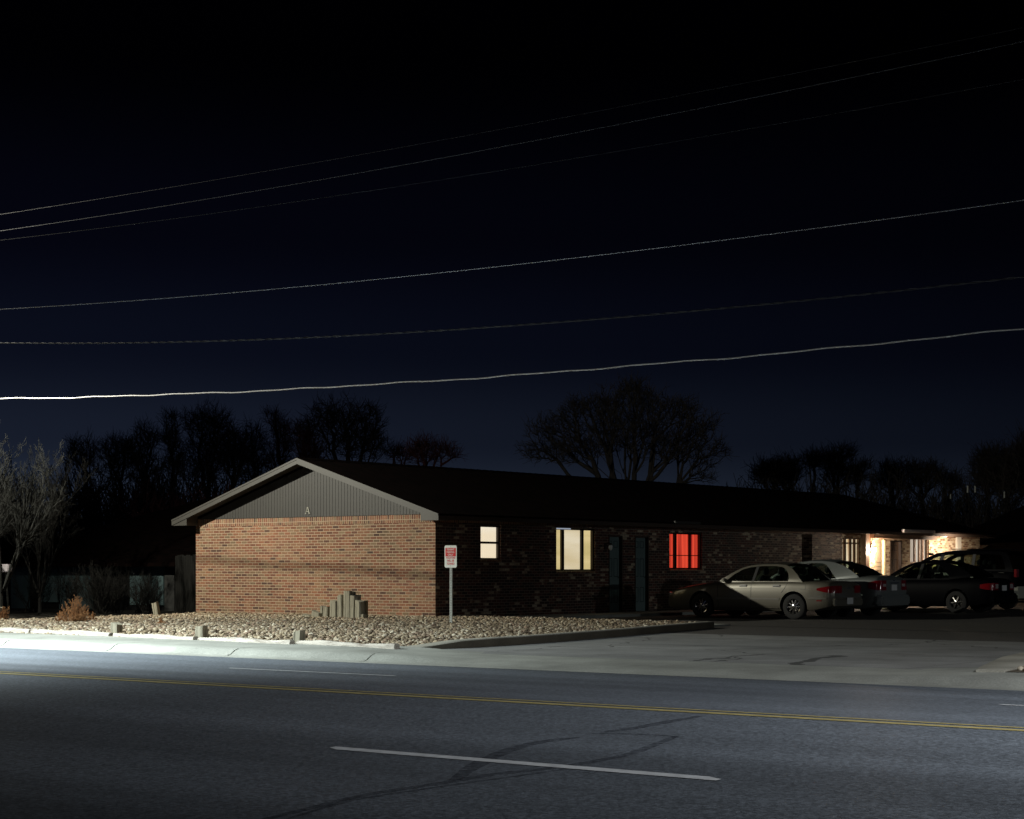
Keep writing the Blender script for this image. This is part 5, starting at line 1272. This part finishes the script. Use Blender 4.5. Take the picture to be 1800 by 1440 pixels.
    def rear_pts(s, yz, x, dx=.012):
        """box-like lens on the rear face: outline (y,z)"""
        m = MB(); A = [(x-dx, y, z) for y, z in yz]; B = [(x+.05, y, z) for y, z in yz]
        m.poly(A)
        for i in range(len(A)): j = (i+1) % len(A); m.quad(A[i], A[j], B[j], B[i])
        return m
    def place(s, X, Y, rz=0.0, z=.079):
        s.root.location = (X, Y, z); s.root.rotation_euler = (0, 0, math.pi+rz)

def corner_lamp(c, name, zlo, zhi, xlen, ywid, mat, seg=7, off=.006, rear=True, taper=.5):
    """wrap-around lamp following the body corner: from side x=xlen round to y=ywid on the end face"""
    L = c.S['L']
    for sg in (1, -1):
        rows = []
        for zz in np.linspace(zlo, zhi, 5):
            r = []
            for x in np.linspace(xlen, .015, 12):
                xx = x if rear else L-x
                k = (x/xlen)*taper*(zhi-zlo)*.5; zc = (zlo+zhi)/2; zq = zc+(zz-zc)*(1-taper*(x/xlen)**1.5)
                r.append((xx-(off if rear else -off)*(1-x/xlen), sg*(c.side(xx, zq)+off), zq))
            xe = (0 if rear else L); ys = c.side(max(.0, .0) if rear else L, zz)
            for y in np.linspace(ys, ywid, 5): r.append((xe-(off if rear else -off), sg*min(y, ys), zz))
            rows.append(r)
        m = MB(); m.grid(rows)
        # close the rim back into the body
        edge = rows[-1]; m.grid([edge, [(p[0]+(.03 if rear else -.03), p[1]*.98, p[2]) for p in edge]]); edge = rows[0]; m.grid([edge, [(p[0]+(.03 if rear else -.03), p[1]*.98, p[2]) for p in edge]])
        o = m.build(name, mat, c.b, smooth=True, angle=50)
    return o

# --- car A: silver saloon of the nineties, nearest, low tail
SA = dict(L=4.98, arch=.375, wr=.315, rw=1.03, fw=3.70,
    top=[(0, .70), (.02, .86), (.10, .945), (.35, .965), (.75, .965), (1.4, .96), (2.6, .955), (3.3, .955), (3.7, .90), (4.2, .83), (4.6, .74), (4.85, .64), (4.96, .52), (4.98, .47)],
    sh=[(0, .60), (.05, .80), (.12, .86), (.5, .90), (1.2, .915), (2.4, .90), (3.3, .875), (3.9, .82), (4.5, .70), (4.85, .60), (4.98, .45)],
    w=[(0, .66), (.03, .74), (.10, .82), (.25, .87), (.6, .905), (1.2, .92), (2.5, .92), (3.6, .915), (4.2, .885), (4.6, .80), (4.82, .68), (4.93, .55), (4.98, .42)],
    bot=[(0, .36), (.15, .30), (.5, .22), (1.2, .19), (3.7, .19), (4.5, .2), (4.98, .28)],
    gh=dict(zb=.925, zr=1.375, wb=.835, wr=.60, ptop=1.33,
        outer=[(3.28, .90), (3.12, 1.00), (2.86, 1.16), (2.62, 1.28), (2.42, 1.335), (2.05, 1.368), (1.65, 1.372), (1.38, 1.345), (1.20, 1.27), (1.02, 1.13), (.88, .99), (.80, .915), (1.5, .90), (2.4, .90)],
        inner=[(3.02, .945), (2.96, .99), (2.78, 1.13), (2.58, 1.24), (2.40, 1.29), (2.05, 1.322), (1.70, 1.325), (1.48, 1.30), (1.35, 1.24), (1.26, 1.14), (1.21, 1.02), (1.22, .945), (1.6, .943), (2.4, .943)],
        pillars=[(2.19, 2.26, 2.14, 2.22)],
        roof=[(2.40, 1.338), (2.05, 1.37), (1.65, 1.374), (1.38, 1.347)], wind=[(3.28, .93), (3.12, 1.00), (2.86, 1.16), (2.62, 1.28), (2.40, 1.338)], rear=[(1.38, 1.347), (1.20, 1.27), (1.02, 1.13), (.80, .955)],
        seats=[(2.25, 2), (1.4, 3)], cp=.12))
A_ = Car('silver_saloon', 'silver nineties saloon parked nearest, bright alloy rear wheel, front in shadow', SA, dict(paint=M_silver, roofpaint=M_silver))
A_.body(); A_.greenhouse(); A_.wheels(10)
seam = M_black
A_.line('door_seam', [(2.24, .91), (2.23, .60), (2.24, .28)], .010, seam, parent=A_.b); A_.line('door_seam', [(1.20, .91), (1.27, .78), (1.36, .66)], .010, seam, parent=A_.b)
A_.line('door_seam', [(3.22, .87), (3.2, .5), (3.18, .28)], .010, seam, parent=A_.b)
A_.line('crease', [(.55, .745), (2.2, .765), (3.3, .745)], .007, M_mould, .002, parent=A_.b)
A_.line('side_moulding', [(1.42, .505), (3.25, .505)], .045, M_mould, .012); A_.line('side_moulding', [(.15, .525), (.62, .52)], .03, M_mould, .010)
A_.line('sill_trim', [(1.42, .262), (3.28, .262)], .018, M_chrome, .010)
for hx in (1.40, 2.36):
    A_.line('handle_recess', [(hx-.01, .830), (hx+.21, .832)], .062, M_black, .004, parent=A_.b); A_.line('door_handle', [(hx+.01, .842), (hx+.19, .844)], .026, M_mould, .03)
A_.line('fuel_door', [(.70, .86), (.84, .86)], .006, seam, parent=A_.b); A_.line('fuel_door', [(.70, .75), (.84, .75)], .006, seam, parent=A_.b); A_.line('fuel_door', [(.70, .86), (.70, .75)], .006, seam, parent=A_.b)
corner_lamp(A_, 'tail_light', .655, .835, .40, .34, M_red, taper=.75)
A_.patch('side_marker', [(.27, .455), (.40, .455), (.40, .485), (.27, .49)], M_red, .006)
m = MB(); m.hexa([(-.05, -.72, .34), (.05, -.76, .34), (.05, .76, .34), (-.05, .72, .34), (-.05, -.72, .52), (.05, -.76, .56), (.05, .76, .56), (-.05, .72, .52)]); m.build('rear_bumper', M_silver, A_.root, bevel=.03, smooth=True)
m = MB(); m.box(-.064, -.052, -.16, .16, .38, .54); m.build('licence_plate', M_plate, A_.root, bevel=.004)
m = MB(); m.box(-.022, .01, -.10, .10, .765, .785); m.build('boot_badge', M_chrome, A_.b, bevel=.005)
corner_lamp(A_, 'headlight', .56, .66, .34, .24, M_lens, rear=False, taper=.6)
def mirror(c, x, z, y, mat):
    for sg in (1, -1):
        m = MB(); m.hexa([(x-.06, sg*y, z-.04), (x+.05, sg*y, z-.04), (x+.03, sg*(y+.17), z-.03), (x-.06, sg*(y+.17), z-.03), (x-.06, sg*y, z+.04), (x+.03, sg*y, z+.05), (x+.01, sg*(y+.17), z+.07), (x-.06, sg*(y+.17), z+.07)]); m.build('door_mirror', mat, c.root, bevel=.015, smooth=True)
mirror(A_, 3.02, .955, .84, M_silver)
A_.place(-21.33, 41.22)

# --- car B: silver-blue saloon with a high boot, behind A
SB = dict(L=4.75, arch=.37, wr=.315, rw=1.05, fw=3.73,
    top=[(0, .92), (.02, 1.02), (.10, 1.07), (.35, 1.085), (.7, 1.08), (1.4, 1.02), (2.6, .98), (3.3, .98), (3.7, .93), (4.2, .84), (4.55, .72), (4.72, .55), (4.75, .50)],
    sh=[(0, .80), (.05, .94), (.12, .98), (.5, .985), (1.2, .96), (2.4, .93), (3.3, .90), (3.9, .85), (4.4, .74), (4.75, .48)],
    w=[(0, .72), (.03, .79), (.10, .835), (.25, .865), (.6, .885), (1.2, .895), (2.5, .895), (3.6, .885), (4.2, .85), (4.5, .76), (4.68, .60), (4.75, .45)],
    bot=[(0, .30), (.15, .26), (.5, .22), (1.2, .19), (3.7, .19), (4.5, .2), (4.75, .26)],
    gh=dict(zb=.96, zr=1.46, wb=.80, wr=.58, ptop=1.40,
        outer=[(3.35, .93), (3.15, 1.06), (2.9, 1.22), (2.66, 1.35), (2.45, 1.42), (2.05, 1.462), (1.70, 1.458), (1.40, 1.42), (1.12, 1.34), (.88, 1.22), (.68, 1.10), (.60, 1.03), (1.5, .93), (2.4, .93)],
        inner=[(3.08, .98), (3.0, 1.04), (2.82, 1.17), (2.60, 1.29), (2.42, 1.36), (2.05, 1.405), (1.75, 1.40), (1.62, 1.36), (1.50, 1.26), (1.40, 1.15), (1.30, 1.05), (1.24, 1.0), (1.6, .985), (2.4, .98)],
        pillars=[(2.19, 2.27, 2.12, 2.21)],
        roof=[(2.45, 1.425), (2.05, 1.464), (1.70, 1.46), (1.40, 1.422)], wind=[(3.35, .96), (3.15, 1.06), (2.9, 1.22), (2.66, 1.35), (2.45, 1.425)], rear=[(1.40, 1.422), (1.12, 1.34), (.88, 1.22), (.58, 1.07)],
        seats=[(2.25, 2), (1.4, 3)], cp=.10))
B_ = Car('silver_blue_saloon', 'silver saloon with high boot and large red tail lights, second in the row', SB, dict(paint=M_silver2, roofpaint=M_silver2))
B_.body(); B_.greenhouse(); B_.wheels(7)
B_.line('door_seam', [(2.24, .93), (2.23, .60), (2.24, .28)], .010, seam, parent=B_.b); B_.line('door_seam', [(1.22, .94), (1.3, .78), (1.38, .66)], .010, seam, parent=B_.b)
corner_lamp(B_, 'tail_light', .70, .955, .30, .44, M_red, taper=.45)
m = MB(); m.box(-.016, .02, .47, .64, .79, .865); m.box(-.016, .02, -.64, -.47, .79, .865); m.build('reversing_lamp', M_lens, B_.b, bevel=.006)
m = MB(); m.hexa([(-.09, -.80, .30), (.10, -.86, .30), (.10, .86, .30), (-.09, .80, .30), (-.09, -.80, .56), (.10, -.86, .60), (.10, .86, .60), (-.09, .80, .56)]); m.build('rear_bumper', M_silver2, B_.root, bevel=.04, smooth=True)
m = MB(); m.box(-.020, .0, -.16, .16, .69, .84); m.build('licence_plate', M_plate, B_.root, bevel=.004)
m = MB(); m.box(-.030, .0, -.26, .26, .875, .90); m.box(-.012, .0, -.05, .05, .935, .965); m.build('boot_trim', M_chrome, B_.b, bevel=.004)
for hx in (1.42, 2.36): B_.line('door_handle', [(hx+.01, .842), (hx+.19, .844)], .03, M_silver2, .03)
mirror(B_, 3.02, .98, .81, M_silver2)
corner_lamp(B_, 'headlight', .60, .70, .34, .24, M_lens, rear=False, taper=.6)
B_.place(-21.45, 44.0)

# --- car C: black saloon, lamplight seen through its windscreen
SC = dict(SB); SC['L'] = 4.85
SC['top'] = [(0, .80), (.02, .92), (.10, .98), (.35, 1.0), (.7, 1.0), (1.4, .97), (2.6, .965), (3.3, .965), (3.7, .92), (4.2, .85), (4.6, .73), (4.82, .55), (4.85, .50)]
SC['sh'] = [(0, .70), (.05, .84), (.12, .90), (.5, .92), (1.2, .92), (2.4, .91), (3.3, .89), (3.9, .84), (4.4, .74), (4.85, .48)]
SC['w'] = [(0, .70), (.03, .78), (.10, .83), (.25, .87), (.6, .89), (1.2, .90), (2.5, .90), (3.6, .89), (4.2, .85), (4.6, .74), (4.78, .60), (4.85, .45)]
C_ = Car('black_saloon', 'black saloon third in the row, porch light showing through its front windows', SC, dict(paint=M_blackp, roofpaint=M_blackp))
C_.S['gh'] = dict(SB['gh']); C_.S['gh'].update(rear=[(1.40, 1.422), (1.12, 1.34), (.88, 1.22), (.58, .99)])
C_.body(); C_.greenhouse(); C_.wheels(6)
corner_lamp(C_, 'tail_light', .66, .86, .34, .40, M_red, taper=.5)
m = MB(); m.box(-.018, .02, .42, .60, .70, .83); m.box(-.018, .02, -.60, -.42, .70, .83); m.build('reversing_lamp', M_lens, C_.b, bevel=.006)
m = MB(); m.hexa([(-.09, -.80, .28), (.10, -.86, .28), (.10, .86, .28), (-.09, .80, .28), (-.09, -.80, .54), (.10, -.86, .58), (.10, .86, .58), (-.09, .80, .54)]); m.build('rear_bumper', M_blackp, C_.root, bevel=.04, smooth=True)
m = MB(); m.tube([(-.10, .55, .27), (.1, .55, .27)], .03, k=10); m.build('exhaust_pipe', M_chrome, C_.root)
m = MB(); m.box(-.020, .0, -.16, .16, .64, .79); m.build('licence_plate', M_plate, C_.root, bevel=.004)
mirror(C_, 3.02, .98, .81, M_blackp); corner_lamp(C_, 'headlight', .60, .70, .34, .24, M_lens, rear=False, taper=.6)
C_.place(-20.75, 49.5)

# --- car D: tall dark people carrier with pale lower cladding
SD_ = dict(L=4.8, arch=.40, wr=.35, rw=.98, fw=3.75, wsm=.05,
    top=[(0, 1.10), (.05, 1.20), (.3, 1.22), (1.4, 1.22), (2.6, 1.21), (3.5, 1.18), (3.9, 1.10), (4.4, .95), (4.7, .78), (4.8, .60)],
    sh=[(0, 1.05), (.05, 1.15), (.5, 1.17), (2.4, 1.16), (3.5, 1.08), (4.0, .96), (4.5, .84), (4.8, .55)],
    w=[(0, .80), (.04, .87), (.15, .91), (.6, .94), (2.5, .945), (3.7, .935), (4.3, .89), (4.65, .74), (4.8, .52)],
    bot=[(0, .36), (.3, .30), (1.2, .27), (3.7, .27), (4.5, .28), (4.8, .34)],
    gh=dict(zb=1.19, zr=1.80, wb=.87, wr=.70, ptop=1.70,
        outer=[(3.72, 1.14), (3.5, 1.26), (3.2, 1.42), (2.95, 1.58), (2.65, 1.72), (2.2, 1.785), (1.4, 1.80), (.7, 1.785), (.34, 1.74), (.20, 1.5), (.10, 1.25), (.08, 1.16), (1.3, 1.16), (2.6, 1.16)],
        inner=[(3.38, 1.22), (3.28, 1.27), (3.05, 1.37), (2.85, 1.50), (2.60, 1.62), (2.2, 1.69), (1.4, 1.70), (.75, 1.69), (.50, 1.66), (.42, 1.5), (.34, 1.30), (.34, 1.24), (1.3, 1.24), (2.6, 1.24)],
        pillars=[(2.45, 2.56, 2.35, 2.46), (1.35, 1.45, 1.32, 1.42)],
        roof=[(2.65, 1.722), (2.2, 1.787), (1.4, 1.802), (.7, 1.787), (.30, 1.742)], wind=[(3.72, 1.17), (3.5, 1.26), (3.2, 1.42), (2.95, 1.58), (2.65, 1.722)], rear=[(.30, 1.742), (.20, 1.5), (.06, 1.19)],
        seats=[(2.5, 2), (1.5, 3)], cp=.08))
D_ = Car('people_carrier', 'tall dark people carrier with pale lower body, last and highest in the row', SD_, dict(paint=M_blackp, roofpaint=M_blackp))
D_.body(); D_.greenhouse(); D_.wheels(5)
D_.patch('lower_cladding', [(.03, .55), (.45, .55), (.75, .74), (1.2, .92), (1.9, 1.04), (2.6, 1.08), (2.6, 1.13), (1.2, 1.14), (.4, 1.14), (.05, 1.10)], M_beige, .01)
m = MB(); m.hexa([(-.08, -.80, .36), (.08, -.90, .36), (.08, .90, .36), (-.08, .80, .36), (-.06, -.80, .72), (.08, -.90, .72), (.08, .90, .72), (-.06, .80, .72)]); m.build('rear_bumper', M_beige, D_.root, bevel=.03, smooth=True)
m = MB(); m.box(-.03, .06, .68, .87, 1.0, 1.24); m.build('tail_light', M_red, D_.root, bevel=.01); m = MB(); m.box(-.03, .06, -.87, -.68, 1.0, 1.24); m.build('tail_light', M_red, D_.root, bevel=.01)
m = MB(); m.tube([(.5, .60, 1.85), (2.2, .60, 1.86)], .014, k=6); m.tube([(.5, -.60, 1.85), (2.2, -.60, 1.86)], .014, k=6); m.build('roof_rail', M_chrome, D_.root)
mirror(D_, 3.3, 1.12, .88, M_blackp); corner_lamp(D_, 'headlight', .66, .80, .34, .24, M_lens, rear=False, taper=.6)
D_.place(-21.9, 54.0)
